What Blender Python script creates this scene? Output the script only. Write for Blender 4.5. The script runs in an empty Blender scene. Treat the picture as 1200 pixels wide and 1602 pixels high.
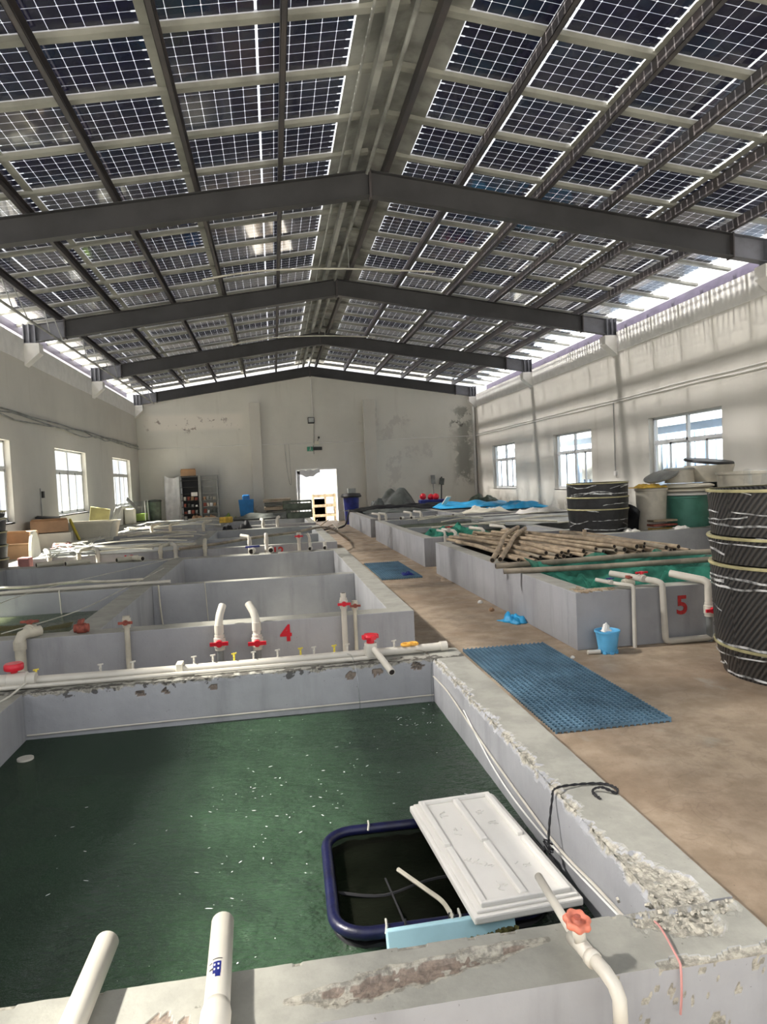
import bpy, math, random
from mathutils import Vector, Matrix, noise as mn
random.seed(7)
C = bpy.context.scene.collection
PI = math.pi
# ---------------------------------------------------------------- camera
SC = bpy.context.scene
cam_d = bpy.data.cameras.new('camera'); cam = bpy.data.objects.new('camera', cam_d); C.objects.link(cam)
yaw, pitch, roll, foc = .1539, -.0466, -.0448, 1094.165
f_ = Vector((math.sin(yaw)*math.cos(pitch), math.cos(yaw)*math.cos(pitch), math.sin(pitch)))
r_ = Vector((math.cos(yaw), -math.sin(yaw), 0)); u_ = r_.cross(f_)
cr, sr = math.cos(roll), math.sin(roll)
rr = cr*r_ + sr*u_; uu = -sr*r_ + cr*u_
cam.matrix_world = Matrix(((rr.x, uu.x, -f_.x, 0), (rr.y, uu.y, -f_.y, 0), (rr.z, uu.z, -f_.z, 1.7), (0, 0, 0, 1)))
cam_d.sensor_fit = 'VERTICAL'; cam_d.sensor_height = 32.0; cam_d.lens = foc/1602*32.0
cam_d.clip_start = .05; cam_d.clip_end = 400
SC.camera = cam
# ---------------------------------------------------------------- world, sun, exposure
W = bpy.data.worlds.new('sky'); SC.world = W; W.use_nodes = True
wn = W.node_tree; wn.nodes.clear()
wo = wn.nodes.new('ShaderNodeOutputWorld'); bg = wn.nodes.new('ShaderNodeBackground')
bg.inputs[0].default_value = (.95, .965, 1.0, 1); bg.inputs[1].default_value = 1.1
wn.links.new(bg.outputs[0], wo.inputs[0])
sd = bpy.data.lights.new('sun', 'SUN'); sd.energy = 40; sd.angle = math.radians(4.2); sd.color = (1, .95, .86)
sun = bpy.data.objects.new('sun', sd); C.objects.link(sun)
sun.rotation_euler = Vector((1, -.10, -1.0)).to_track_quat('-Z', 'Y').to_euler()
SC.view_settings.view_transform = 'Standard'; SC.view_settings.look = 'None'
SC.view_settings.exposure = 0.45; SC.view_settings.gamma = 1; SC.view_settings.use_curve_mapping = False

# ---------------------------------------------------------------- node helpers
class NT:
    def schlick(s, f0=.04, nrm=None):
        lw = s.n('ShaderNodeLayerWeight'); lw.inputs[0].default_value = .5
        if nrm is not None: s.l(nrm, lw.inputs['Normal'])
        p = s.math('POWER', lw.outputs['Facing'], 5.); return s.math('ADD', s.math('MULTIPLY', p, 1-f0), f0)
    def __init__(s, name):
        s.m = bpy.data.materials.new(name); s.m.use_nodes = True; s.t = s.m.node_tree; s.t.nodes.clear()
        s.out = s.n('ShaderNodeOutputMaterial')
    def n(s, t, **k):
        o = s.t.nodes.new(t)
        for a, b in k.items(): setattr(o, a, b)
        return o
    def l(s, a, b): s.t.links.new(a, b)
    def set(s, sock, v):
        if hasattr(v, 'is_linked') or hasattr(v, 'links'): s.l(v, sock)
        else: sock.default_value = v
    def coord(s, kind='Object'): return s.n('ShaderNodeTexCoord').outputs[kind]
    def pos(s): return s.n('ShaderNodeNewGeometry').outputs['Position']
    def noise(s, vec, scale, detail=4, rough=.55, stretch=None):
        if stretch:
            mp = s.n('ShaderNodeMapping'); mp.inputs['Scale'].default_value = stretch; s.l(vec, mp.inputs[0]); vec = mp.outputs[0]
        o = s.n('ShaderNodeTexNoise'); o.inputs['Scale'].default_value = scale
        o.inputs['Detail'].default_value = detail; o.inputs['Roughness'].default_value = rough
        s.l(vec, o.inputs['Vector']); return o.outputs['Fac']
    def rng(s, v, a, b, c=0., d=1.):
        o = s.n('ShaderNodeMapRange'); o.interpolation_type = 'SMOOTHSTEP'
        for i, x in enumerate((a, b, c, d)): o.inputs[i+1].default_value = x
        s.l(v, o.inputs[0]); return o.outputs[0]
    def math(s, op, a, b=0.):
        o = s.n('ShaderNodeMath', operation=op); s.set(o.inputs[0], a); s.set(o.inputs[1], b); return o.outputs[0]
    def mix(s, f, a, b):
        o = s.n('ShaderNodeMix', data_type='RGBA'); s.set(o.inputs[0], f)
        for k, v in ((6, a), (7, b)):
            if isinstance(v, tuple): o.inputs[k].default_value = (*v[:3], 1)
            else: s.l(v, o.inputs[k])
        return o.outputs[2]
    def bump(s, h, strength=.3, dist=.01):
        o = s.n('ShaderNodeBump'); o.inputs['Strength'].default_value = strength; o.inputs['Distance'].default_value = dist
        s.l(h, o.inputs['Height']); return o.outputs[0]
    def bsdf(s, col, rough=.6, metal=0., bump=None, **k):
        p = s.n('ShaderNodeBsdfPrincipled')
        if isinstance(col, tuple): p.inputs['Base Color'].default_value = (*col[:3], 1)
        else: s.l(col, p.inputs['Base Color'])
        s.set(p.inputs['Roughness'], rough); p.inputs['Metallic'].default_value = metal
        if bump is not None: s.l(bump, p.inputs['Normal'])
        for a, b in k.items(): p.inputs[a.replace('_', ' ')].default_value = b
        s.l(p.outputs[0], s.out.inputs[0]); return p
    def xyz(s, v):
        o = s.n('ShaderNodeSeparateXYZ'); s.l(v, o.inputs[0]); return o.outputs

def lin(r, g, b):
    f = lambda c: (c/255/12.92 if c/255 <= .04045 else ((c/255+.055)/1.055)**2.4)
    return (f(r), f(g), f(b))

def M(name, c, rough=.55, var=.25, scale=4, bump=.15, bscale=60, metal=0., c2=None, **k):
    t = NT(name); v = t.coord()
    n = t.rng(t.noise(v, scale, 5), .35, .68)
    c2 = c2 or tuple(x*(1-var) for x in c)
    col = t.mix(n, c, c2)
    b = t.bump(t.noise(v, bscale, 4), bump, .004) if bump else None
    t.bsdf(col, rough, metal, b, **k); return t.m

# ---------------------------------------------------------------- materials
mat = {}
def concrete(name, base, dark, dusttop, worn=True):
    t = NT(name); v = t.pos()
    big = t.rng(t.noise(v, 1.3, 6, .6), .3, .7); fine = t.noise(v, 24, 6, .6); streak = t.rng(t.noise(v, 5, 5, .6, (1, 1, .12)), .5, .75)
    col = t.mix(big, base, dark); col = t.mix(t.math('MULTIPLY', streak, .45), col, tuple(x*.55 for x in dark))
    nz = t.xyz(t.n('ShaderNodeNewGeometry').outputs['Normal'])[2]
    top = t.rng(nz, .6, .9)
    tc = t.mix(t.rng(t.noise(v, 6, 6, .65), .35, .65), dusttop, tuple(x*.78 for x in dusttop))
    col = t.mix(top, col, tc)
    sp = t.rng(t.noise(v, 55, 3, .6), .70, .76); col = t.mix(t.math('MULTIPLY', sp, .6), col, (.09, .085, .07))
    if worn:
        a = t.n('ShaderNodeAttribute', attribute_name='wear'); r, g, b = (t.n('ShaderNodeSeparateColor').outputs[:3])
        sep = t.t.nodes[-1]; t.l(a.outputs['Color'], sep.inputs[0]); r, g, b = sep.outputs[:3]
        mort = t.mix(t.rng(t.noise(v, 45, 6, .7), .38, .62), (.42, .395, .33), (.20, .19, .16))
        brown = t.mix(t.rng(t.noise(v, 60, 6, .7), .35, .65), (.27, .215, .17), (.15, .12, .10))
        col = t.mix(t.rng(r, .25, .5), col, mort); col = t.mix(t.rng(g, .3, .55), col, brown)
        col = t.mix(t.math('MULTIPLY', t.rng(t.math('ADD', b, t.math('MULTIPLY', t.noise(v, 90, 4, .7), .5)), .72, .85), .85), col, (.045, .04, .035))
    t.bsdf(col, .62, 0, t.bump(fine, .35, .006)); return t.m
mat['tank'] = concrete('grey_tank_paint', lin(166, 167, 170), lin(148, 149, 152), lin(158, 157, 148))
mat['tank_dark'] = concrete('dull_tank_paint', lin(140, 142, 146), lin(112, 115, 118), lin(182, 180, 168))

def floor_mat():
    t = NT('stained_concrete_floor'); v = t.pos()
    big = t.rng(t.noise(v, .9, 6, .62), .35, .66); med = t.rng(t.noise(v, 5, 7, .68), .38, .62)
    col = t.mix(big, lin(174, 157, 136), lin(146, 127, 107)); col = t.mix(t.math('MULTIPLY', med, .5), col, lin(122, 106, 86))
    sp = t.rng(t.noise(v, 38, 4, .7), .64, .72); col = t.mix(t.math('MULTIPLY', sp, .55), col, lin(66, 54, 42))
    gr = t.rng(t.noise(v, 2.2, 5, .6, (1, .6, 1)), .62, .72); col = t.mix(t.math('MULTIPLY', gr, .5), col, lin(176, 172, 160))
    cr = t.n('ShaderNodeTexVoronoi', feature='DISTANCE_TO_EDGE'); cr.inputs['Scale'].default_value = .75
    w = t.n('ShaderNodeVectorMath', operation='ADD'); t.l(v, w.inputs[0])
    no = t.n('ShaderNodeTexNoise'); no.inputs['Scale'].default_value = 3; t.l(v, no.inputs[0]); t.l(no.outputs['Color'], w.inputs[1]); t.l(w.outputs[0], cr.inputs['Vector'])
    ck = t.rng(cr.outputs['Distance'], 0, .012, 1, 0); col = t.mix(t.math('MULTIPLY', ck, .16), col, lin(80, 66, 52))
    t.bsdf(col, t.rng(t.noise(v, 3, 4), .3, .7, .42, .75), 0, t.bump(t.noise(v, 30, 6, .7), .4, .008)); return t.m
mat['floor'] = floor_mat()

def wall_mat(name, patches=(), base=lin(216, 214, 205)):
    """patches: (axis index, lo, hi, zlo, zhi, colour, scale, threshold)"""
    t = NT(name); v = t.pos(); x = t.xyz(v)
    col = t.mix(t.rng(t.noise(v, .5, 5, .6), .35, .7), base, tuple(c*.9 for c in base))
    st = t.rng(t.noise(v, 2.2, 5, .6, (1, 1, .1)), .58, .75); col = t.mix(t.math('MULTIPLY', st, .22), col, lin(150, 142, 130))
    for ax, a, b, z0, z1, c, sc, th in patches:
        m = t.math('MULTIPLY', t.rng(x[ax], a, a+.5), t.rng(x[ax], b-.5, b, 1, 0))
        m = t.math('MULTIPLY', m, t.math('MULTIPLY', t.rng(x[2], z0, z0+.25), t.rng(x[2], z1-.25, z1, 1, 0)))
        m = t.math('MULTIPLY', m, t.rng(t.noise(v, sc, 6, .68), th, th+.06)); col = t.mix(t.math('MULTIPLY', m, .75), col, c)
    t.bsdf(col, .8, 0, t.bump(t.noise(v, 14, 6, .6), .12, .01)); return t.m
mat['wall'] = wall_mat('white_wall_plaster', base=lin(206, 203, 194), patches=((1, 5, 33, 0.0, .9, lin(160, 155, 142), 1.5, .5),))
mat['wall_back'] = wall_mat('stained_white_plaster', (
    (0, -5.4, -.9, 4.0, 4.9, lin(232, 226, 216), 1.2, .3), (0, -5.3, -1.0, 3.9, 4.75, lin(120, 104, 96), 2.6, .585), (0, -5.0, -1.0, 4.15, 4.45, lin(70, 62, 60), 7, .60),
    (0, 7.8, 9.1, 1.2, 4.9, lin(128, 128, 120), .9, .5), (0, 7.6, 9.1, 3.6, 4.8, lin(80, 78, 74), 2.4, .55), (0, 3.2, 8.5, .6, 5, lin(196, 193, 186), .8, .55)))
mat['ring'] = M('fresh_white_plaster', (.80, .79, .76), .8, .1)
mat['beam'] = M('dark_grey_steel_paint', (.050, .050, .053), .5, .35, 1.2, .1, 30)
mat['beam_end'] = M('blue_grey_steel_paint', (.16, .165, .19), .5, .3, 3)  # fresher, lighter paint; the bluish light on the beam ends is in the colour
mat['purlin'] = M('charcoal_purlin_paint', (.045, .043, .048), .5, .35, 2, c2=(.07, .06, .06))
mat['fascia'] = M('violet_grey_steel', (.07, .06, .10), .5)
mat['rail'] = M('galvanised_rail', (.33, .335, .30), .55, .35, 1.5)
mat['galv'] = M('dull_galvanised_sheet', (.36, .37, .35), .5, .5, 2, metal=.15)
mat['alu'] = M('aluminium_frame', (.5, .5, .5), .4, .1, metal=.5)
mat['pvc'] = M('white_pvc', (.58, .55, .48), .35, .12, 3, .05)
mat['pvc_old'] = M('yellowed_pvc', (.62, .58, .47), .45, .3, 5, .1)
mat['pvc_grey'] = M('grey_pvc', (.20, .21, .21), .45, .2)
mat['red'] = M('red_valve_plastic', (.62, .012, .03), .35, .15, bump=0)
mat['salmon'] = M('faded_salmon_plastic', (.72, .22, .14), .5, .4, 12)
mat['rust'] = M('rusty_red', (.36, .09, .06), .7, .5, 30)
mat['yellow'] = M('yellow_plastic', (.75, .60, .06), .45)
mat['orange'] = M('orange_plastic', (.75, .38, .05), .45)
mat['bluep'] = M('dark_blue_plastic', (.012, .022, .20), .4, .4, 8)
mat['skyblue'] = M('sky_blue_plastic', (.12, .45, .75), .4, .25)
mat['tarpblue'] = M('bright_blue_tarp', (.03, .42, .80), .45, .35, 2, .4, 12)
mat['navy'] = M('navy_ring_plastic', (.006, .008, .045), .38, .5, 12, .3)
mat['foam'] = M('white_polystyrene', (.78, .76, .71), .75, .03, 8, .15, 150)
mat['foamblue'] = M('pale_blue_foam', (.42, .68, .76), .7, .1, 8)
mat['algae'] = M('olive_algae', (.12, .11, .03), .9, .6, 60, 1, 120)
mat['black'] = M('black_sheet', (.010, .010, .012), .45, .4, 5)
mat['tarpgrey'] = M('grey_green_tarp', (.10, .11, .10), .6, .5, 3, .5, 10)
mat['rope_black'] = M('black_rope', (.012, .012, .014), .8, .3)
mat['rope_pale'] = M('pale_rope', (.62, .60, .52), .8, .2)
mat['rope_pink'] = M('pink_cord', (.55, .26, .24), .8, .3)
mat['cream'] = M('cream_plastic', (.74, .70, .58), .45, .1)
mat['beige'] = M('beige_plastic_tub', (.58, .54, .45), .5, .18, 5)
mat['greentub'] = M('sea_green_plastic', (.09, .29, .22), .45, .25, 4)
mat['olive'] = M('olive_green_plastic', (.09, .115, .08), .5, .4, 6)
mat['lime'] = M('lime_green_liquid', (.24, .34, .06), .4)
mat['card'] = M('brown_cardboard', (.42, .26, .15), .8, .25, 3)
mat['wood'] = M('weathered_bamboo', (.40, .31, .21), .65, .45, 6, .3, 30)
mat['wood2'] = M('grey_brown_pipe', (.33, .28, .21), .6, .5, 4)
mat['hole'] = M('dark_hollow', (.02, .014, .01), .9)  # shade inside the pipe mouths, put in as a dark colour
mat['sheetw'] = M('translucent_white_film', (.78, .79, .80), .35, .2, 3, .6, 9)
mat['yellowcloth'] = M('yellow_cloth', (.78, .50, .08), .8, .5, 8)
mat['tile'] = M('dull_red_paint', (.50, .03, .03), .6, .35, 25)
mat['winframe'] = M('window_aluminium', (.55, .57, .58), .45, .1)
mat['winreveal'] = mat['ring']
mat['ext_wall'] = M('pale_blue_cladding', (.40, .50, .64), .6, .2, .8)
mat['ext_left'] = M('white_cladding', (.72, .74, .74), .6, .2, .8)
mat['ground'] = M('outdoor_concrete', (.42, .40, .36), .85, .25, .5)
mat['darkgrey'] = M('dark_plastic', (.03, .03, .03), .5)
mat['lampglass'] = M('lamp_glass', (.5, .52, .5), .2)
mat['signgreen'] = M('green_sign_panel', (.03, .28, .16), .4)
mat['mattblue'] = M('blue_grate_plastic', (.13, .24, .33), .45, .35, 3)
mat['shrub'] = M('pale_paint', (.7, .72, .7), .7)

def glass(name, tint=(.92, .95, .96), gl=(1, 1, 1), rough=.02, ior=1.45):
    t = NT(name); tr = t.n('ShaderNodeBsdfTransparent'); tr.inputs[0].default_value = (*tint, 1)
    g = t.n('ShaderNodeBsdfGlossy'); g.inputs[0].default_value = (*gl, 1); g.inputs['Roughness'].default_value = rough
    mx = t.n('ShaderNodeMixShader'); t.l(t.schlick(((ior-1)/(ior+1))**2), mx.inputs[0]); t.l(tr.outputs[0], mx.inputs[1]); t.l(g.outputs[0], mx.inputs[2])
    t.l(mx.outputs[0], t.out.inputs[0]); return t.m
mat['pane'] = glass('window_glass')
mat['pvglass'] = glass('panel_glass', (.95, .95, .97), rough=.06)
mat['film'] = glass('stretch_film', (.85, .86, .86), rough=.2, ior=1.9)

def cell_mat():
    t = NT('solar_cell'); oi = t.n('ShaderNodeObjectInfo').outputs['Random']; v = t.coord()
    col = t.mix(oi, (.006, .007, .026), (.014, .011, .026)); col = t.mix(t.math('MULTIPLY', t.rng(t.noise(v, 1.2, 2), .45, .7), .8), col, (.006, .022, .045))
    p = t.bsdf(col, .22, 0, None, Specular_IOR_Level=.25); tr = t.n('ShaderNodeBsdfTransparent'); tr.inputs[0].default_value = (.6, .6, 1, 1)
    mx = t.n('ShaderNodeMixShader'); mx.inputs[0].default_value = .006; t.l(p.outputs[0], mx.inputs[1]); t.l(tr.outputs[0], mx.inputs[2]); t.l(mx.outputs[0], t.out.inputs[0]); return t.m
mat['cell'] = cell_mat()

def water_mat(name, body, amount, wave=1., glint_chop=False):
    t = NT(name); v = t.pos()
    a = t.noise(v, 4.5, 4, .6, (1, 1.5, 1)); b = t.noise(v, 17, 4, .65, (.8, 1.7, 1)); c = t.noise(v, 60, 2, .5)
    g_ = t.rng(t.noise(v, .9, 2), .35, .65, .35, 1.)
    h = t.math('ADD', t.math('MULTIPLY', a, 1.), t.math('MULTIPLY', t.math('ADD', t.math('MULTIPLY', b, .5), t.math('MULTIPLY', c, .06)), g_))
    if glint_chop:      # steeper choppy wavelets added on the left to catch bright reflections
        zx = t.math('ADD', t.xyz(v)[0], t.math('MULTIPLY', t.noise(v, 1.2, 3), .7))
        ch = t.noise(v, 22, 5, .7, (1, 1.9, 1)); h = t.math('ADD', h, t.math('MULTIPLY', t.math('MULTIPLY', ch, 2.2), t.rng(zx, -.62, -.25, 1, .06)))
    bm = t.bump(h, 1., .17*wave)
    d = t.n('ShaderNodeBsdfDiffuse'); cl = t.mix(t.rng(t.noise(v, 1.5, 3), .35, .65), body, tuple(x*.72 for x in body)); t.l(cl, d.inputs[0]); t.l(t.bump(h, .55, .17*wave), d.inputs['Normal'])
    tr = t.n('ShaderNodeBsdfTransparent'); tr.inputs[0].default_value = (.30, .48, .33, 1)
    m1 = t.n('ShaderNodeMixShader'); m1.inputs[0].default_value = amount; t.l(tr.outputs[0], m1.inputs[1]); t.l(d.outputs[0], m1.inputs[2])
    g = t.n('ShaderNodeBsdfGlossy'); g.inputs['Roughness'].default_value = .03; t.l(bm, g.inputs['Normal'])
    fr = t.schlick(.028, bm)
    m2 = t.n('ShaderNodeMixShader'); t.l(fr, m2.inputs[0]); t.l(m1.outputs[0], m2.inputs[1]); t.l(g.outputs[0], m2.inputs[2])
    t.l(m2.outputs[0], t.out.inputs[0]); return t.m
mat['water'] = water_mat('green_tank_water', (.036, .074, .040), .78, 1., True)
mat['water2'] = water_mat('murky_shallow_water', (.16, .18, .10), .45, .3)

def net_mat(name, c, alpha, tr_=.4):
    t = NT(name); v = t.coord()
    d = t.n('ShaderNodeBsdfDiffuse'); cl = t.mix(t.rng(t.noise(v, 6, 4), .35, .65), c, tuple(x*.55 for x in c)); t.l(cl, d.inputs[0])
    tl = t.n('ShaderNodeBsdfTranslucent'); t.l(cl, tl.inputs[0])
    m0 = t.n('ShaderNodeMixShader'); m0.inputs[0].default_value = tr_; t.l(d.outputs[0], m0.inputs[1]); t.l(tl.outputs[0], m0.inputs[2])
    tr = t.n('ShaderNodeBsdfTransparent'); m1 = t.n('ShaderNodeMixShader'); m1.inputs[0].default_value = alpha
    t.l(tr.outputs[0], m1.inputs[1]); t.l(m0.outputs[0], m1.inputs[2]); t.l(m1.outputs[0], t.out.inputs[0]); return t.m
mat['greennet'] = net_mat('green_netting', (.10, .42, .31), .8, .5)
mat['blacknet'] = net_mat('black_netting', (.014, .013, .012), .88)
mat['fishnet'] = net_mat('submerged_netting', (.012, .013, .009), .86)

def weave():
    t = NT('black_woven_strapping'); uv = t.coord('UV')
    mp = t.n('ShaderNodeMapping'); mp.inputs['Rotation'].default_value = (0, 0, math.radians(38)); t.l(uv, mp.inputs[0])
    w = t.n('ShaderNodeTexWave'); w.inputs['Scale'].default_value = 8.5; w.inputs['Distortion'].default_value = .9; w.inputs['Detail'].default_value = 2; w.inputs['Detail Scale'].default_value = 3
    t.l(mp.outputs[0], w.inputs['Vector'])
    v = t.coord(); n = t.rng(t.noise(v, 6, 4), .3, .7)
    s = t.rng(w.outputs['Fac'], .35, .75); col = t.mix(s, (.016, .016, .017), (.070, .064, .058)); col = t.mix(t.math('MULTIPLY', n, .4), col, (.03, .03, .03))
    t.bsdf(col, .42, 0, t.bump(w.outputs['Fac'], .5, .02)); return t.m
mat['weave'] = weave()

# ---------------------------------------------------------------- mesh builder
class MB:
    def __init__(s): s.v = []; s.f = []; s.mi = []; s.uv = None
    def add(s, vs, fs, mi=0):
        o = len(s.v); s.v += [Vector(p) for p in vs]; s.f += [tuple(i+o for i in q) for q in fs]; s.mi += [mi]*len(fs); return s
    def box(s, x0, y0, z0, x1, y1, z1, mi=0):
        vs = [(x, y, z) for z in (z0, z1) for y in (y0, y1) for x in (x0, x1)]
        return s.add(vs, [(0, 2, 3, 1), (4, 5, 7, 6), (0, 1, 5, 4), (2, 6, 7, 3), (0, 4, 6, 2), (1, 3, 7, 5)], mi)
    def obox(s, c, size, rot=(0, 0, 0), mi=0):
        from mathutils import Euler
        R = Euler(rot).to_matrix(); c = Vector(c); h = [q/2 for q in size]
        vs = [c + R @ Vector((x*h[0], y*h[1], z*h[2])) for z in (-1, 1) for y in (-1, 1) for x in (-1, 1)]
        return s.add(vs, [(0, 2, 3, 1), (4, 5, 7, 6), (0, 1, 5, 4), (2, 6, 7, 3), (0, 4, 6, 2), (1, 3, 7, 5)], mi)
    def beam(s, a, b, w, h, mi=0, up=Vector((0, 0, 1))):
        a = Vector(a); b = Vector(b); d = (b-a).normalized(); sd_ = d.cross(up).normalized(); u = sd_.cross(d)
        vs = [p + sd_*x*w/2 + u*z*h/2 for p in (a, b) for x, z in ((-1, -1), (1, -1), (1, 1), (-1, 1))]
        return s.add(vs, [(0, 1, 2, 3), (7, 6, 5, 4), (0, 4, 5, 1), (1, 5, 6, 2), (2, 6, 7, 3), (3, 7, 4, 0)], mi)
    def tube(s, pts, r, seg=10, cap=True, mi=0, mcap=None, hollow=False):
        pts = [Vector(p) for p in pts]; n = len(pts); rs = r if isinstance(r, (list, tuple)) else [r]*n
        vs = []; t0 = (pts[1]-pts[0]).normalized()
        ref = Vector((0, 0, 1)) if abs(t0.z) < .9 else Vector((1, 0, 0)); u = t0.cross(ref).normalized()
        for i, p in enumerate(pts):
            if i == 0: t = t0
            elif i == n-1: t = (pts[i]-pts[i-1]).normalized()
            else: t = ((pts[i+1]-p).normalized() + (p-pts[i-1]).normalized()).normalized()
            u = (u - t*u.dot(t)).normalized(); w = t.cross(u)
            vs += [p + (u*math.cos(a) + w*math.sin(a))*rs[i] for a in [2*PI*k/seg for k in range(seg)]]
        fs = [(i*seg+k, i*seg+(k+1) % seg, (i+1)*seg+(k+1) % seg, (i+1)*seg+k) for i in range(n-1) for k in range(seg)]
        o = len(s.v); s.add(vs, fs, mi)
        if cap:
            m = mi if mcap is None else mcap
            s.f += [tuple(o+k for k in range(seg-1, -1, -1)), tuple(o+(n-1)*seg+k for k in range(seg))]; s.mi += [m, m]
        return s
    def pipe_end(s, p, d, r, seg=12, mi=0, mh=1):
        """an open pipe mouth: short wall ring with a dark bore"""
        p = Vector(p); d = Vector(d).normalized(); ref = Vector((0, 0, 1)) if abs(d.z) < .9 else Vector((1, 0, 0))
        u = d.cross(ref).normalized(); w = d.cross(u); ri = r*.8
        vs = []
        for rad, off in ((r, 0), (r, .002), (ri, .002), (ri, -.04)):
            vs += [p + d*off + (u*math.cos(a) + w*math.sin(a))*rad for a in [2*PI*k/seg for k in range(seg)]]
        fs = [(j*seg+k, j*seg+(k+1) % seg, (j+1)*seg+(k+1) % seg, (j+1)*seg+k) for j in range(2) for k in range(seg)]
        s.add(vs, fs, mi); o = len(s.v)-4*seg
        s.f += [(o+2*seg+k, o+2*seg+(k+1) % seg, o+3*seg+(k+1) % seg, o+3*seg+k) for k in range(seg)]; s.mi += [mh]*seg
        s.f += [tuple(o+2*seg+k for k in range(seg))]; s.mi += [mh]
        return s
    def lathe(s, prof, c=(0, 0, 0), seg=32, mi=0, mis=None, wob=0.):
        c = Vector(c); vs = []; n = len(prof)
        for i, (r, z) in enumerate(prof):
            for k in range(seg):
                a = 2*PI*k/seg; q = r*(1+wob*math.sin(3*a+i)) if wob else r
                vs.append(c + Vector((q*math.cos(a), q*math.sin(a), z)))
        o = len(s.v); s.v += vs
        for i in range(n-1):
            for k in range(seg):
                s.f.append((o+i*seg+k, o+i*seg+(k+1) % seg, o+(i+1)*seg+(k+1) % seg, o+(i+1)*seg+k)); s.mi.append(mis[i] if mis else mi)
        return s
    def disc(s, c, r, seg=24, mi=0, up=True):
        c = Vector(c); o = len(s.v); s.v += [c + Vector((r*math.cos(2*PI*k/seg), r*math.sin(2*PI*k/seg), 0)) for k in range(seg)]
        q = tuple(o+k for k in range(seg)); s.f.append(q if up else q[::-1]); s.mi.append(mi); return s
    def prism(s, poly, y0, y1, mi=0):
        n = len(poly); vs = [(x, y0, z) for x, z in poly] + [(x, y1, z) for x, z in poly]
        fs = [tuple(range(n)), tuple(range(2*n-1, n-1, -1))] + [(i, i+n, (i+1) % n+n, (i+1) % n) for i in range(n)]
        return s.add(vs, fs, mi)
    def grid(s, fn, nu, nv, mi=0):
        o = len(s.v); s.v += [Vector(fn(i/nu, j/nv)) for i in range(nu+1) for j in range(nv+1)]
        for i in range(nu):
            for j in range(nv):
                a = o+i*(nv+1)+j; s.f.append((a, a+nv+1, a+nv+2, a+1)); s.mi.append(mi)
        return s
    def mesh(s, name, mats, off=Vector((0, 0, 0)), smooth=False):
        me = bpy.data.meshes.new(name); me.from_pydata([tuple(p-off) for p in s.v], [], s.f)
        for m in (mats if isinstance(mats, (list, tuple)) else [mats]): me.materials.append(mat[m] if isinstance(m, str) else m)
        me.polygons.foreach_set('material_index', s.mi)
        if smooth: me.polygons.foreach_set('use_smooth', [True]*len(s.f))
        me.validate(); me.update(); return me
    def build(s, name, mats, parent=None, smooth=False, bevel=0, solid=0, label=None):
        off = wpos(parent) if parent else s.base()
        me = s.mesh(name, mats, off, smooth); o = bpy.data.objects.new(name, me); C.objects.link(o)
        if parent: o.parent = parent
        else: o.location = off
        if smooth and smooth != 'all':
            try: me.set_sharp_from_angle(angle=math.radians(42))
            except Exception: pass
        if solid: q = o.modifiers.new('thickness', 'SOLIDIFY'); q.thickness = solid; q.offset = 0
        if bevel: q = o.modifiers.new('bevel', 'BEVEL'); q.width = bevel; q.segments = 2; q.limit_method = 'ANGLE'
        if label: o['label'] = label
        return o
    def base(s):
        xs = [p.x for p in s.v]; ys = [p.y for p in s.v]
        return Vector(((min(xs)+max(xs))/2, (min(ys)+max(ys))/2, min(p.z for p in s.v)))
def wpos(o):
    v = Vector(o.location)
    while o.parent: o = o.parent; v += o.location
    return v
def tag(o, label=None, cat=None, group=None, kind=None):
    if label: o['label'] = label
    if cat: o['category'] = cat
    if group: o['group'] = group
    if kind: o['kind'] = kind
    return o
def thing(name, loc, label=None, cat=None, group=None, kind=None):
    o = bpy.data.objects.new(name, None); C.objects.link(o); o.location = loc; o.empty_display_size = .1
    return tag(o, label, cat, group, kind)
def dup(root, loc, label=None, rotz=None):
    r = root.copy(); C.objects.link(r); r.location = loc
    if rotz is not None: r.rotation_euler.z = rotz
    if label: r['label'] = label
    for ch in list(root.children):
        c = ch.copy(); C.objects.link(c); c.parent = r
        for g in ch.children:
            d = g.copy(); C.objects.link(d); d.parent = c
    return r
def smooth_path(pts, n=6):
    pts = [Vector(p) for p in pts]; out = []
    for i in range(len(pts)-1):
        p0 = pts[max(i-1, 0)]; p1 = pts[i]; p2 = pts[i+1]; p3 = pts[min(i+2, len(pts)-1)]
        for k in range(n):
            t = k/n; out.append(.5*((2*p1) + (p2-p0)*t + (2*p0-5*p1+4*p2-p3)*t*t + (3*p1-p0-3*p2+p3)*t**3))
    out.append(pts[-1]); return out
def text_part(s, size, loc, rot, material, parent, name='number', ext=.002, off=.006):
    cu = bpy.data.curves.new(name, 'FONT'); cu.body = s; cu.size = size; cu.extrude = ext; cu.offset = off; cu.align_x = 'CENTER'; cu.align_y = 'CENTER'
    o = bpy.data.objects.new(name, cu); dg = bpy.context.evaluated_depsgraph_get(); me = bpy.data.meshes.new_from_object(o)
    bpy.data.objects.remove(o); me.materials.clear(); me.materials.append(mat[material])
    q = bpy.data.objects.new(name, me); C.objects.link(q); q.parent = parent; q.location = Vector(loc)-wpos(parent); q.rotation_euler = rot; return q

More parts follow.
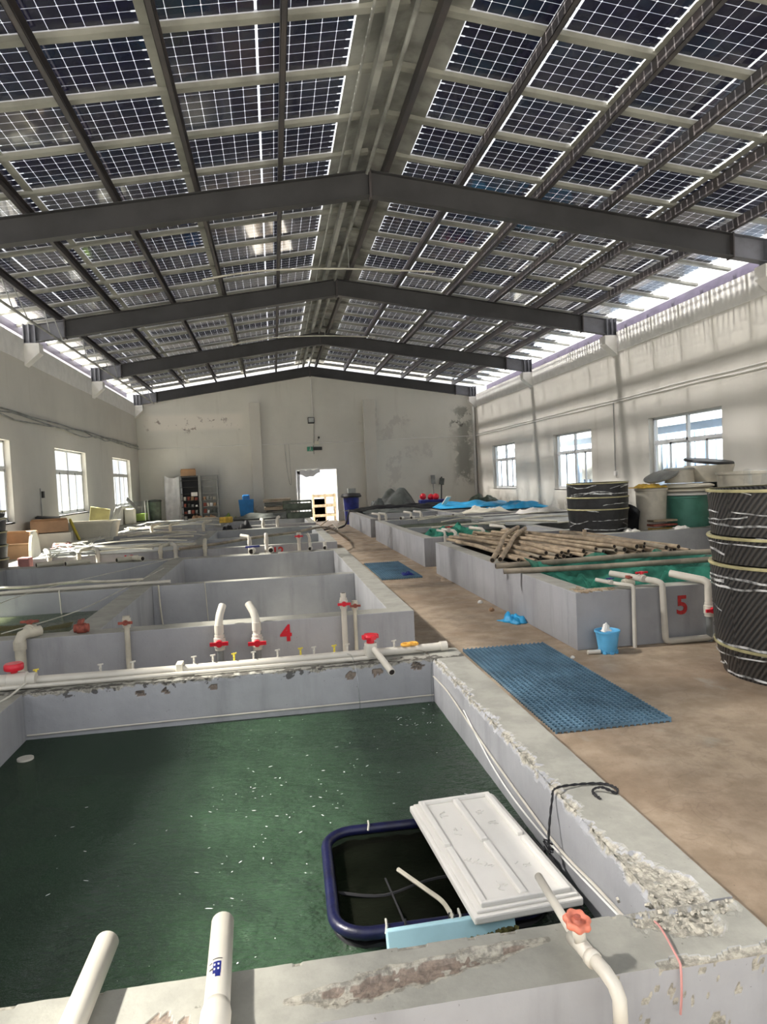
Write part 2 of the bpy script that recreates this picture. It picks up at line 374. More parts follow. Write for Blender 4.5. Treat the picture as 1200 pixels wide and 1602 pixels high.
# ================================================================ SETTING
fl = MB().box(-5.48, -.6, -.1, 9.02, 30.3, 0).build('floor', 'floor'); tag(fl, 'stained brown concrete floor of the walkway', kind='structure')
gr = MB().box(-40, -20, -.25, 50, 70, -.12).build('ground', 'ground'); tag(gr, 'pale concrete yard outside the hall', kind='structure')
XL, XR, RX = -5.48, 9.02, 1.77
def side_wall(name, xi, xo, wins, label):
    m = MB(); x0, x1 = min(xi, xo), max(xi, xo); y = -.6
    for a, b in wins:
        m.box(x0, y, -.1, x1, a, 5.25); m.box(x0, a, -.1, x1, b, 1.14); m.box(x0, a, 2.88, x1, b, 5.25); y = b
    m.box(x0, y, -.1, x1, 30.55, 5.25); o = m.build(name, 'wall'); tag(o, label, kind='structure'); return o
WL = [(.8, 3.8), (6.9, 9.8), (12.95, 15.92), (19.02, 21.98), (25.52, 28.5)]
WR = [(.8, 3.8), (6.9, 9.7), (12.98, 15.78), (18.88, 21.62), (25.3, 28.02)]
side_wall('wall_left', XL, XL-.24, WL, 'white plastered left wall with tall sunlit windows')
side_wall('wall_right', XR, XR+.24, WR, 'white plastered right wall with sliding windows')
def gable(x): return 6.30-.147*abs(x-RX)
m = MB()
m.prism([(XL, -.1), (.98, -.1), (.98, gable(.98)), (XL, gable(XL))], 30.3, 30.55)
m.prism([(2.72, -.1), (XR, -.1), (XR, gable(XR)), (2.72, gable(2.72))], 30.3, 30.55)
m.prism([(.98, 2.25), (2.72, 2.25), (2.72, gable(2.72)), (RX, gable(RX)), (.98, gable(.98))], 30.3, 30.55)
tag(m.build('wall_back', 'wall_back'), 'white gable wall with peeling patches and bright doorway', kind='structure')
for i, (x, s) in enumerate(((XL, 1), (XR, -1))):
    t = MB().box(min(x, x+s*.012), -.6, 4.74, max(x, x+s*.012), 30.3, 5.26).build('trim_%d' % (i+1), 'ring')
    tag(t, 'white ring band along the top of the %s wall' % ('left', 'right')[i], kind='structure')
# windows
def window(idx, x, inward, y0, y1, side, label):
    w = thing('window_%d' % idx, (x, y0, 1.14), label, kind='structure')
    z0, z1 = 1.14, 2.88; xo = x - inward*.15; f = MB()
    def bar(ya, za, yb, zb, d=.03): f.box(xo-d, ya, za, xo+d, yb, zb)
    bar(y0, z0, y1, z0+.05); bar(y0, z1-.05, y1, z1); bar(y0, z0, y0+.05, z1); bar(y1-.05, z0, y1, z1)
    ym = (y0+y1)/2; zt = 2.30; bar(y0, zt-.035, y1, zt+.035, .035); bar(ym-.035, z0, ym+.035, z1, .035)
    f.build('window_frame', 'winframe', w)
    xs = xo+inward*.012
    for a, b in ((y0+.05, ym-.035), (ym+.035, y1-.05)):
        MB().add([(xo, a, zt+.035), (xo, b, zt+.035), (xo, b, z1-.05), (xo, a, z1-.05)], [(0, 1, 2, 3)]).build('pane', 'pane', w)
        mid = (a+b)/2
        for k, (c, d) in enumerate(((a, mid+.03), (mid-.03, b))):
            q = MB(); xx = xs + inward*.02*(k-.5)
            q.box(xx-.012, c, z0+.05, xx+.012, c+.045, zt-.035); q.box(xx-.012, d-.045, z0+.05, xx+.012, d, zt-.035)
            q.box(xx-.012, c, z0+.05, xx+.012, d, z0+.10); q.box(xx-.012, c, zt-.08, xx+.012, d, zt-.035)
            so = q.build('sash', 'winframe', w); MB().add([(xx, c+.045, z0+.10), (xx, d-.045, z0+.10), (xx, d-.045, zt-.08), (xx, c+.045, zt-.08)], [(0, 1, 2, 3)]).build('pane', 'pane', so)
    MB().box(min(x, x-inward*.24)-.0, y0-.02, z0-.03, max(x, x-inward*.24)+.0, y1+.02, z0+.004).build('window_sill', 'ring', w)
k = 1
for side, x, inw, lst in (('left', XL, 1, WL), ('right', XR, -1, WR)):
    for a, b in lst:
        window(k, x, inw, a, b, side, 'aluminium sliding window in the %s wall' % side); k += 1
# back wall pilasters, doorway trim
for i, (a, b) in enumerate(((-.86, -.42), (3.98, 4.48))):
    p = MB().box(a, 30.02, 0, b, 30.3, 5.16).build('trim_%d' % (i+3), 'wall', bevel=.01)
    tag(p, 'white pilaster on the back wall %s the doorway' % ('left of', 'right of')[i], kind='structure')
d = thing('door_1', (1.85, 30.3, 0), 'open bright doorway in the back wall', kind='structure')
MB().box(.93, 30.24, 0, .99, 30.56, 2.27).box(2.71, 30.24, 0, 2.77, 30.56, 2.27).box(.93, 30.24, 2.24, 2.77, 30.56, 2.31).build('door_frame', 'ring', d)
# outside
def cladding(name, x, y0, y1, h, s, m1, label):
    o = thing(name, (x, (y0+y1)/2, -.12), label, 'building')
    q = MB().box(min(x, x+s*.2), y0, -.12, max(x, x+s*.2), y1, h); q.build('wall', m1, o)
    r = MB(); y = y0
    while y < y1: r.box(min(x, x-s*.05), y, -.12, max(x, x-s*.05), y+.12, h-.3); y += .55
    r.build('ribs', m1, o)['kind'] = 'stuff'
    MB().box(min(x+s*.3, x-s*.25), y0, h, max(x+s*.3, x-s*.25), y1, h+.22).build('eave', 'ext_left', o)
    y = y0+2
    while y < y1-2: MB().box(min(x, x-s*.08), y, 1.3, max(x, x-s*.08), y+1.1, 2.6).build('window', 'galv', o); y += 5.3
cladding('neighbouring_building', 13.6, 5, 60, 3.1, 1, 'ext_wall', 'pale blue shed seen through the right hand windows')
cladding('neighbouring_building', -27, -5, 75, 3.2, -1, 'ext_left', 'white shed seen through the left hand windows')
yw = thing('yard_wall', (1.8, 44, -.12), 'low white yard wall beyond the doorway', 'wall')
MB().box(-3, 44, -.12, 9, 44.2, 1.0).build('wall', 'ext_left', yw); MB().box(-3.05, 43.95, 1.0, 9.05, 44.25, 1.08).build('coping', 'ring', yw)
sc = thing('timber_crate_stack', (2.25, 32.6, -.12), 'yellowish crate frame standing outside the doorway', 'crate')
q = MB()
for x in (1.75, 2.3, 2.75):
    for y in (32.3, 33): MB().box(x, y, -.12, x+.06, y+.06, 1.15).build('post', 'wood', sc)
q = MB()
for z in (.1, .55, 1.0):
    MB().box(1.75, 32.25, z, 2.81, 32.29, z+.12).build('rail', 'wood', sc); MB().box(1.75, 33.07, z, 2.81, 33.11, z+.12).build('rail', 'wood', sc); MB().box(1.8, 32.36, -.1, 2.3, 33.0, .92).build('bale', 'cream', sc)

# ================================================================ CEILING (photovoltaic roof)
SL = .147; YR0 = 7.66-7*1.135; YR1 = 7.66+20*1.135
ceil = thing('ceiling', (RX, 15, 6.5), 'roof of see-through solar panels on dark purlins', kind='structure')
def zr(x, d=0.): return 6.86+d-SL*abs(x-RX)
def roof_pt(x, y, d=0.): return (x, y, zr(x, d))
PWX, PWY = 2.22, 1.045
cg = MB(); cx, cy = PWX/24.6, (PWY-.035)/6
for i in range(12):
    xo = -PWX/2+.028+i*(PWX-.056-.026)/12 + (.026 if i >= 6 else 0)
    w = (PWX-.082)/12-.0042
    for j in range(6):
        y0 = -PWY/2+.018+j*cy; e = .0018; c = .010
        xa, xb = xo, xo+w
        if i == 0: xa += .05; cg.add([(xo, y0+.012, 0), (xa, y0+.012, 0), (xa, y0+cy-.012, 0), (xo, y0+cy-.012, 0)], [(0, 3, 2, 1)])
        if i == 11: xb -= .05; cg.add([(xb, y0+.012, 0), (xo+w, y0+.012, 0), (xo+w, y0+cy-.012, 0), (xb, y0+cy-.012, 0)], [(0, 3, 2, 1)])
        ya, yb = y0+e, y0+cy-e      # cells with clipped corners
        cg.add([(xa+c, ya, 0), (xb-c, ya, 0), (xb, ya+c, 0), (xb, yb-c, 0), (xb-c, yb, 0), (xa+c, yb, 0), (xa, yb-c, 0), (xa, ya+c, 0)], [(0, 7, 6, 5, 4, 3, 2, 1)])
cell_me = cg.mesh('cell_grid', 'cell')
fr = MB(); hx, hy = PWX/2, PWY/2
fr.box(-hx, -hy, -.012, hx, -hy+.012, .02).box(-hx, hy-.012, -.012, hx, hy, .02).box(-hx, -hy, -.012, -hx+.014, hy, .02).box(hx-.014, -hy, -.012, hx, hy, .02)
frame_me = fr.mesh('solar_panel', 'alu')
glass_me = MB().add([(-hx+.014, -hy+.012, -.008), (hx-.014, -hy+.012, -.008), (hx-.014, hy-.012, -.008), (-hx+.014, hy-.012, -.008)], [(0, 3, 2, 1)]).mesh('glass', 'pvglass')
for r in range(27):
    yc = YR0+(r+.5)*1.135
    for s in (-1, 1):
        for c in range(3):
            x = RX+s*(.58+2.24*(c+.5)); p = bpy.data.objects.new('solar_panel', frame_me); C.objects.link(p); p.parent = ceil
            p.location = Vector(roof_pt(x, yc, .015))-wpos(ceil); p.rotation_euler = (0, math.atan(SL)*s, 0)
            for nm, me in (('cell_grid', cell_me), ('glass', glass_me)):
                o = bpy.data.objects.new(nm, me); C.objects.link(o); o.parent = p
for r in range(28):          # rails across the slope between panel rows
    y = YR0+r*1.135; q = MB()
    for s in (-1, 1):
        a = roof_pt(RX+s*.05, y, -.045); b = roof_pt(RX+s*7.75, y, -.045)
        q.beam(a, b, .104, .012); 
        for e in (-.052, .052): q.beam((a[0], y+e, a[2]+.03), (b[0], y+e, b[2]+.03), .006, .06)
    q.build('rail', 'rail', ceil)
for s in (-1, 1):            # cover strips between panel columns
    for d_ in (.58+2.24, .58+4.48):
        q = MB(); x = RX+s*d_; q.beam(roof_pt(x, YR0, -.008), roof_pt(x, YR1, -.008), .115, .01); q.build('cover_strip', 'rail', ceil)
    x0, x1 = RX-s*.01, RX+s*.605
    q = MB(); q.add([(x0, YR0, zr(x0, .04)), (x1, YR0, zr(x1, .0)), (x1, YR1, zr(x1, .0)), (x0, YR1, zr(x0, .04))], [(0, 1, 2, 3)])
    q.build('ridge_sheet', 'galv', ceil, solid=.004)
PUR = [.35, -.93, -2.14, -3.44, -4.72, 3.27, 4.6, 5.78, 6.9, 8.05]
for x in PUR:                # C purlins running along the hall
    q = MB(); z = zr(x, -.135)
    q.box(x-.035, YR0, z-.08, x-.029, YR1, z+.08); q.box(x-.035, YR0, z-.08, x+.035, YR1, z-.074); q.box(x-.035, YR0, z+.074, x+.035, YR1, z+.08); q.box(x+.029, YR0, z-.08, x+.035, YR1, z-.055)
    q.build('purlin', 'purlin', ceil)
for x in (1.50, 2.04):
    z = zr(x, -.135); MB().box(x-.04, YR0, z-.08, x+.04, YR1, z+.08).build('purlin', 'galv' if x < RX else 'purlin', ceil)
MB().tube([(1.74, YR0, 6.62), (1.74, YR1, 6.62)], .03, 10).build('ridge_pipe', 'galv', ceil, True)
MB().tube([(1.28, YR0, 6.60), (1.28, YR1, 6.60)], .018, 8).build('ridge_pipe', 'galv', ceil, True)
for x in (RX-7.62, RX+7.9):
    z = zr(x, -.10); MB().box(x-.05, YR0, z-.1, x+.05, YR1, z+.1).build('fascia', 'fascia', ceil)
mat['eavefilm_clear'] = net_mat('thin_eave_film', (.9, .9, .94), .7, .8)  # added over the left eave gap to spread the sun, brighter for water glints
mat['eavefilm'] = net_mat('translucent_eave_sheet', (.80, .80, .86), .84, .5)  # added sheet closing the right eave gap, turns direct sun into soft light
for s in (-1, 1):
    a, b = (RX+s*7.33, RX+s*(7.57 if s < 0 else 7.85)); zo = 5.24
    q = MB().add([(a, YR0, zr(a, .0)), (b, YR0, zr(b, .0)), (b, YR1, zr(b, .0)), (a, YR1, zr(a, .0))], [(0, 1, 2, 3)]); q.build('eave_sheet', 'eavefilm' if s > 0 else 'eavefilm_clear', ceil)
    xo = RX+s*7.70 if s < 0 else RX+s*7.97
    q = MB().add([(xo, YR0, zo), (xo, YR1, zo), (xo, YR1, zr(xo, -.01)), (xo, YR0, zr(xo, -.01))], [(0, 1, 2, 3)]); q.build('eave_sheet', 'eavefilm' if s > 0 else 'eavefilm_clear', ceil)
# steel frames
BL = {5.34: 'dark steel roof beam overhead overhead, nearer than every beam in view', 11.34: 'dark grey steel roof beam nearest the camera, widest across the picture',
      17.34: 'second dark steel roof beam from the camera, ends above white corbels', 23.38: 'third dark steel roof beam, one before the back gable', 30.14: 'farthest dark steel roof beam along the top of the back wall'}
for y in (5.34, 11.34, 17.34, 23.38, 30.14):
    t = thing('roof_beam', (RX, y, 5.2), BL[y], 'beam')
    q = MB(); D = .39
    def flanges(mb, xa, xb, mi=0):
        za, zb = 6.64-SL*abs(xa-RX), 6.64-SL*abs(xb-RX)
        mb.beam((xa, y, za-.006), (xb, y, zb-.006), .18, .012, mi); mb.beam((xa, y, za-D), (xb, y, zb-D), .18, .012, mi)
        mb.beam((xa, y, za-D/2), (xb, y, zb-D/2), .01, D, mi)
    for s in (-1, 1): flanges(q, RX, RX+s*6.35)
    q.build('girder', 'beam', t)
    for s in (-1, 1):
        e = MB(); flanges(e, RX+s*6.35, RX+s*7.0); e.build('end_girder', 'beam_end', t)
        j = MB(); x = RX+s*6.35; z = 6.64-SL*6.35; j.box(x-.012, y-.1, z-D-.03, x+.012, y+.1, z+.02)
        x = RX; 
        j.build('splice_plate', 'purlin', t)
        c = MB(); x0 = RX+s*7.0; z1 = 5.62
        for dx in (0, .13, .25): c.box(x0+s*dx-.012, y-.12, 5.18, x0+s*dx+.012, y+.12, z1)
        c.box(min(x0, x0+s*.25), y-.02, 5.18, max(x0, x0+s*.25), y+.02, z1); c.box(min(x0-.02, x0+s*.25+.02), y-.13, 5.17, max(x0-.02, x0+s*.25+.02), y+.13, 5.19)
        c.build('stub_column', 'beam_end', t)
    j = MB().box(RX-.02, y-.1, 6.64-D-.04, RX+.02, y+.1, 6.66); j.build('splice_plate', 'purlin', t)
    for s, x, nm in ((-1, XL, 'left'), (1, XR, 'right')):
        q = MB(); a = x; b = x-s*.34
        q.add([(a, y-.15, 5.17), (b, y-.15, 5.17), (b, y-.15, 4.95), (a, y-.15, 4.66), (a, y+.15, 5.17), (b, y+.15, 5.17), (b, y+.15, 4.95), (a, y+.15, 4.66)],
              [(0, 1, 2, 3), (7, 6, 5, 4), (0, 4, 5, 1), (1, 5, 6, 2), (2, 6, 7, 3), (3, 7, 4, 0)] if s < 0 else [(3, 2, 1, 0), (4, 5, 6, 7), (1, 5, 4, 0), (2, 6, 5, 1), (3, 7, 6, 2), (0, 4, 7, 3)])
        tag(q.build('trim_%d' % (5+int(y)*2+(s > 0)), 'ring', bevel=.005), 'white corbel on the %s wall under a roof beam' % nm, kind='structure')
# pipe hung below the left roof slope
hp = thing('hanging_pipe', (-4.6, 17, 5.1), 'long thin grey pipe hung on rods under the left roof slope', 'pipe')
MB().tube([(-4.6, 4, 5.14), (-4.6, 29.6, 5.18)], .026, 8).build('pipe', 'galv', hp, True)
for y in (5.2, 8.2, 10.5, 12.2, 14.0, 14.8, 16.2, 17.2, 19.2, 20.5, 21.8, 23.0, 25.2, 27.3, 29):
    x2 = -4.72+random.uniform(-.02, .02); MB().tube([(-4.6, y, 5.16), (x2, y+random.uniform(-.3, .2), zr(x2, -.2))], .012, 6).build('hanger_rod', 'galv', hp, True)
for (xa, xb, y, z, w) in ((.0, 3.6, 14.6, 6.08, 'nearer'), (.2, 3.3, 21.4, 6.12, 'farther')):
    t = thing('tie_pipe', ((xa+xb)/2, y, z), 'thin pale conduit strung across under the ridge, the %s one' % w, 'pipe')
    MB().tube(smooth_path([(xa-1.2, y, z-.22), (xa, y, z-.04), (RX, y, z), (xb, y, z-.06)]), .018, 6).build('pipe', 'rope_pale', t, True)
    MB().tube([(RX, y, z), (RX, y, 6.62)], .008, 5).build('hanger_rod', 'galv', t)

# wall conduits
def conduit(name, label, paths, r, m_, cat='conduit'):
    q = MB()
    for p in paths: q.tube(p, r, 6)
    return tag(q.build(name, m_, smooth=True), label, cat)
R_ = random.Random(3)
def wavy(x, y0, y1, z, a, n=24): return smooth_path([(x, y0+(y1-y0)*i/n, z+R_.uniform(-a, a)) for i in range(n+1)], 2)
conduit('wall_conduit', 'thin double conduit running along the right wall above the windows', [wavy(8.99, 2, 30.2, 3.46, .015), wavy(8.995, 2, 30.2, 3.53, .012)], .012, 'ring')
conduit('wall_cable', 'loose bundle of cables along the left wall above the windows', [wavy(-5.44, 2, 30.2, 3.45, .05), wavy(-5.42, 2, 30.2, 3.40, .07), wavy(-5.45, 2, 30.2, 3.52, .02)], .018, 'galv', 'cable')
conduit('wall_conduit', 'horizontal conduit across the back wall', [[(XL, 30.27, 3.37), (-.9, 30.27, 3.40)], [(-.4, 30.27, 3.40), (3.95, 30.27, 3.38)], [(4.5, 30.27, 3.42), (XR, 30.27, 3.46)]], .015, 'ring')
conduit('corner_pipe', 'white downpipe in the far right corner', [[(8.93, 30.24, 0), (8.93, 30.24, 5.1)]], .05, 'ring', 'pipe')
t = thing('switch_drop', (8.99, 17.45, 1.55), 'thin vertical conduit with small white socket box on the right wall', 'conduit')
MB().tube([(8.99, 17.45, 1.6), (8.99, 17.45, 3.45)], .012, 6).build('conduit', 'galv', t); MB().box(8.97, 17.4, 1.52, 9.02, 17.5, 1.64).build('socket_box', 'ring', t, bevel=.006)
t = thing('switch_drop', (-5.45, 17.6, 1.5), 'thin vertical conduit with small dark switch on the left wall', 'conduit')
MB().tube([(-5.45, 17.6, .6), (-5.45, 17.6, 1.85)], .012, 6).build('conduit', 'galv', t); MB().box(-5.48, 17.75, 1.62, -5.43, 17.85, 1.78).build('switch', 'darkgrey', t, bevel=.006)
t = thing('hanging_cable_loop', (.9, 30.27, 1.9), 'narrow loop of cable hanging on the back wall left of the doorway', 'cable')
MB().tube(smooth_path([(.55, 30.27, 3.38), (.60, 30.27, 2.4), (.68, 30.27, 1.75), (.76, 30.27, 1.70), (.74, 30.27, 2.4), (.72, 30.27, 3.38)]), .008, 6).build('cable', 'galv', t)
t = thing('flood_lamp', (1.72, 30.2, 4.2), 'small black floodlight on a conduit high on the back wall', 'lamp')
MB().box(1.58, 30.05, 4.22, 1.86, 30.22, 4.48).build('housing', 'darkgrey', t, bevel=.01); MB().box(1.61, 30.03, 4.27, 1.83, 30.055, 4.45).build('lens', 'lampglass', t)
MB().tube([(1.8, 30.27, 4.45), (1.8, 30.27, 6.1)], .02, 6).build('conduit', 'ring', t); MB().tube([(1.8, 30.27, 3.4), (1.84, 30.27, 4.25)], .008, 5).build('cable', 'galv', t)
t = thing('exit_sign', (1.8, 30.2, 3.0), 'small green and black exit sign over the doorway', 'sign')
MB().box(1.50, 30.22, 3.05, 1.74, 30.26, 3.24).build('pictogram_panel', 'signgreen', t); MB().box(1.76, 30.22, 3.08, 2.14, 30.26, 3.22).build('backing_panel', 'darkgrey', t)
q = MB(); q.lathe([(.001, .03), (.02, .02), (.025, 0), (.02, -.02), (.001, -.03)], (1.64, 30.215, 3.19), 8); q.obox((1.63, 30.215, 3.13), (.03, .006, .07), (0, .3, 0)); q.obox((1.66, 30.215, 3.09), (.06, .006, .015), (0, .6, 0)); q.obox((1.60, 30.215, 3.09), (.05, .006, .015), (0, -.7, 0))
q.build('running_figure', 'ring', t); MB().tube([(1.78, 30.24, 2.92), (1.78, 30.24, 3.3)], .01, 5).build('stem', 'darkgrey', t)
t = thing('emergency_lamp', (1.95, 30.2, 3.3), 'pale twin emergency lamp just above the exit sign', 'lamp')
MB().box(1.82, 30.18, 3.32, 2.02, 30.27, 3.47).build('box', 'cream', t, bevel=.01); MB().lathe([(.001, -.05), (.04, -.03), (.045, .0), (.03, .04), (.001, .05)], (2.02, 30.2, 3.62), 10).build('lamp_head', 'darkgrey', t, True); MB().tube([(1.95, 30.22, 3.45), (2.02, 30.2, 3.6)], .01, 5).build('stem', 'darkgrey', t)

# ================================================================ TANKS
RIM = .55
def nz(x, y, z=0., s=1.): return mn.noise(Vector((x*s, y*s, z*s)))
def fb(x, y, s=1.): return mn.fractal(Vector((x*s, y*s, 3.3)), .8, 2.1, 4)
def worn_wall(name, axis, a0, a1, inner, outer, wearfn, parent, n):
    """masonry wall swept along an axis; wearfn(along, t, z, side) -> (mortar, brown, black, sink)"""
    prof = [(inner, RIM*(1-(1-i/36.)**1.6), 'i') for i in range(36)] + [(inner+(outer-inner)*i/26., RIM, 't') for i in range(27)] + [(outer, RIM*(1-(i/44.)), 'o') for i in range(1, 45)]
    vs, cols = [], []
    for k in range(n+1):
        a = a0+(a1-a0)*k/n
        for (p, z, sd_) in prof:
            e = abs(p-inner) if sd_ == 't' else (0 if sd_ == 'i' else abs(outer-inner))
            m, b, bl, sink = wearfn(a, e, z, sd_)
            pp, zz = p, z
            if sd_ == 't': zz -= sink
            elif sd_ == 'i': pp += sink*.8*(1 if outer > inner else -1)
            else: pp -= sink*.6*(1 if outer > inner else -1)
            if sd_ == 't' and e == 0: pp += sink*.8*(1 if outer > inner else -1)
            pp += .0015*nz(a, z, p, 20)
            vs.append((pp, a, zz) if axis == 'y' else (a, pp, zz)); cols.append((m, b, bl, 1))
    q = MB(); w = len(prof)
    fl_ = (axis == 'y') == (outer > inner)
    fs = []
    for k in range(n):
        for j in range(w-1):
            f = (k*w+j, k*w+j+1, (k+1)*w+j+1, (k+1)*w+j); fs.append(f if not fl_ else f[::-1])
    fs += [tuple(range(w)), tuple(range(n*w, n*w+w))]
    q.add(vs, fs); o = q.build(name, 'tank', parent)
    at = o.data.color_attributes.new('wear', 'FLOAT_COLOR', 'POINT'); at.data.foreach_set('color', [c for v in cols for c in v]); return o
def clamp(x, a=0., b=1.): return max(a, min(b, x))
def wear_right(y, e, z, sd_):
    w = .022+.042*max(0, .35+nz(y, 0, 0, 3.1))+.03*max(0, nz(y, 5, 0, 11))+.015*nz(y, 9, 0, 37)
    w += .10*clamp((2.0-y)/.25) if y < 2.0 else 0
    j = .022*fb(y, e, 22)
    if sd_ == 't': d = w+j-e
    elif sd_ == 'i': d = (.018+.035*max(0, nz(y, 2, 0, 14)+.1)) - (RIM-z) + j*.5
    else: d = -.1
    m = clamp(d*26+.2)*(1 if fb(y, e, 13) > -.30 else .12) if d > -.008 else 0
    bl = clamp(.75-abs(d)*40)*.5 if sd_ != 'o' else 0
    return m, 0, bl, (.010+.012*abs(fb(y, e, 30)))*clamp(d*60)
def wear_front(x, e, z, sd_):
    y = 1.65-e; m = b = bl = 0; sink = 0
    if sd_ == 't':
        # brown scar running along the rim
        c = 1.525+.22*(x-.05)*(x > .05)*.6; t_ = clamp((x+.04)/.12)*clamp((.62-x)/.2)
        d = .034*t_+.02*fb(x, y, 14)*t_-abs(y-c)
        if t_ > .02 and d > -.02:
            hole = fb(x*1.0, y, 9)
            m = clamp((d+.014)*60); b = clamp(d*70)*(1 if hole > -.12 else 0); sink = .010*clamp(d*60)+.004*abs(fb(x, y, 40))*clamp(d*60)
        # broken corner
        dc = .17+.06*fb(x, y, 10)-math.hypot((x-.98)*1.0, (y-1.63)*1.7)
        if dc > 0: m = max(m, clamp(dc*14)*(1 if fb(x, y, 26) > -.22 else .1)); sink = max(sink, .012*clamp(dc*20)+.010*abs(fb(x, y, 34))*clamp(dc*20))
        do = .02+.03*nz(x, 3, 0, 12)-(y-1.45)
        if x > .82 and do > 0: m = 1; sink = .006
        if e < .012 and fb(x, 1, 6) > .45: m = max(m, .6); sink = max(sink, .003)
        for sx, sy, sr in ((-.31, 1.5, .035), (-.37, 1.48, .02), (-.29, 1.53, .012)):
            dd = sr+.02*fb(x, y, 40)-math.hypot((x-sx)*.5, y-sy)
            if dd > 0: b = 1; sink = .003
    elif sd_ == 'o':
        if x > .70 and fb(x, z, 24) > .40: m = 1; sink = .003
        if RIM-z < .03*max(0, nz(x, 1, 0, 9)+.2) and x > .8: m = 1; sink = .004
    elif RIM-z < .012+.012*nz(x, 0, 0, 9): m = .5; sink = .002
    return m, b, bl, sink
def wear_back(x, e, z, sd_):
    m = b = bl = 0; sink = 0
    j = .02*fb(x, e, 18)
    if sd_ == 't':
        d = .035+.03*nz(x, 0, 0, 4)+j-e; bl = clamp(.5+.5*fb(x, e, 24)+.25-e*5); m = clamp(d*20)*.6; sink = .006*clamp(d*40)*abs(fb(x, e, 30))
    elif sd_ == 'i':
        d = .03+.02*nz(x, 2, 0, 7)+j-(RIM-z); bl = clamp(.35+.7*fb(x, z, 20)-(RIM-z)*6); m = clamp(d*30)*.8; sink = .008*clamp(d*50)*abs(fb(x, z, 26))
        for sx, sz, sr in ((-.42, .49, .02), (.42, .49, .022), (.58, .50, .02), (.84, .51, .024), (-.85, .485, .02), (-.70, .49, .012)):
            dd = sr*1.0+.012*fb(x, z, 40)-math.hypot((x-sx)*.7, z-sz)
            if dd > 0: b = 1; sink = .012; bl = .55 if sx > .8 or sx < -.6 else .3
    return m, b, bl, sink
def slab(parent, nm, x0, y0, x1, y1, z0=0., z1=RIM, m_='tank', bevel=.006):
    return MB().box(x0, y0, z0, x1, y1, z1).build(nm, m_, parent, bevel=bevel)
def water(parent, x0, y0, x1, y1, z, m_='water'):
    return MB().add([(x0, y0, z), (x1, y0, z), (x1, y1, z), (x0, y1, z)], [(0, 1, 2, 3)]).build('water', m_, parent)
LX = [-4.4, -4.2, -1.75, -1.5, .94, 1.15]
t1 = thing('concrete_tank', (-1.6, 3, 0), 'nearest grey concrete tank full of green water, rim chipped all round', 'tank')
worn_wall('side_wall', 'y', 1.655, 4.295, .94, 1.15, wear_right, t1, 420)
worn_wall('front_wall', 'x', -1.6, 1.15, 1.65, 1.45, wear_front, t1, 420)
worn_wall('back_wall', 'x', -4.4, 1.15, 4.30, 4.53, wear_back, t1, 560)
slab(t1, 'front_wall', -4.4, 1.45, -1.61, 1.65); slab(t1, 'dividing_wall', -1.75, 1.66, -1.5, 4.29); slab(t1, 'side_wall', -4.4, 1.66, -4.2, 4.29)
slab(t1, 'tank_bottom', -4.2, 1.66, -1.75, 4.29, 0.0, .03, 'tank_dark', 0); slab(t1, 'tank_bottom', -1.5, 1.66, .94, 4.29, 0.0, .03, 'tank_dark', 0)
water(t1, -1.5, 1.62, .96, 4.32, .275); water(t1, -4.2, 1.6, -1.75, 4.3, .2)
rf = random.Random(31); q = MB()
for i in range(190):
    k_ = rf.random()
    if k_ < .30: x = rf.gauss(-.20, .10); y = rf.gauss(2.9, .45)
    elif k_ < .55: x = rf.gauss(.25, .16); y = rf.gauss(3.0, .4)
    elif k_ < .72: x = rf.gauss(-.13, .03); y = rf.gauss(1.72, .02)
    elif k_ < .85: x = rf.gauss(-.9, .2); y = rf.gauss(2.6, .4)
    else: x = rf.gauss(.78, .10); y = rf.gauss(4.0, .12)
    if not (-1.4 < x < .9 and 1.66 < y < 4.25) or (.05 < x < .9 and 1.95 < y < 2.8): continue
    s_ = rf.uniform(.0012, .004); l_ = rf.uniform(1, 4.); a = rf.uniform(0, 6.28); n = 6
    q.add([(x+s_*l_*math.cos(2*PI*j/n)*math.cos(a)-s_*.6*math.sin(2*PI*j/n)*math.sin(a), y+s_*l_*math.cos(2*PI*j/n)*math.sin(a)+s_*.6*math.sin(2*PI*j/n)*math.cos(a), .279) for j in range(n)], [tuple(range(n))])
q.build('foam_flecks', 'sheetw', t1)['kind'] = 'stuff'
def block(label, xs, y0, y1, divs, mt='tank', th=.2, wat=()):
    """xs: outer left, lane left, lane right, lane left, lane right, outer right"""
    t = thing('concrete_tank', ((xs[0]+xs[5])/2, (y0+y1)/2, 0), label, 'tank')
    slab(t, 'front_wall', xs[0], y0, xs[5], y0+th, m_=mt); slab(t, 'back_wall', xs[0], y1-.3, xs[5], y1, m_=mt)
    slab(t, 'side_wall', xs[0], y0+th+.002, xs[1], y1-.302, m_=mt); slab(t, 'side_wall', xs[4], y0+th+.002, xs[5], y1-.302, m_=mt)
    slab(t, 'dividing_wall', xs[2], y0+th+.002, xs[3], y1-.302, m_=mt)
    for d_ in divs:
        slab(t, 'cross_wall', xs[1]+.001, d_, xs[2]-.001, d_+.14, m_=mt, z1=RIM-.003); slab(t, 'cross_wall', xs[3]+.001, d_, xs[4]-.001, d_+.14, m_=mt, z1=RIM-.003)
    slab(t, 'tank_bottom', xs[1], y0+th, xs[2], y1-.3, 0, .02, 'tank_dark', 0); slab(t, 'tank_bottom', xs[3], y0+th, xs[4], y1-.3, 0, .02, 'tank_dark', 0)
    for (a, b, c, d_, z, m_) in wat: water(t, a, b, c, d_, z, m_)
    return t
t2 = block('concrete tank block numbered 4, empty basins, left of the walkway behind the nearest tank', LX, 5.94, 12.0, [8.66], wat=((-4.2, 6.14, -1.75, 8.66, .30, 'water2'), (-4.2, 8.8, -1.75, 11.7, .12, 'water2')))
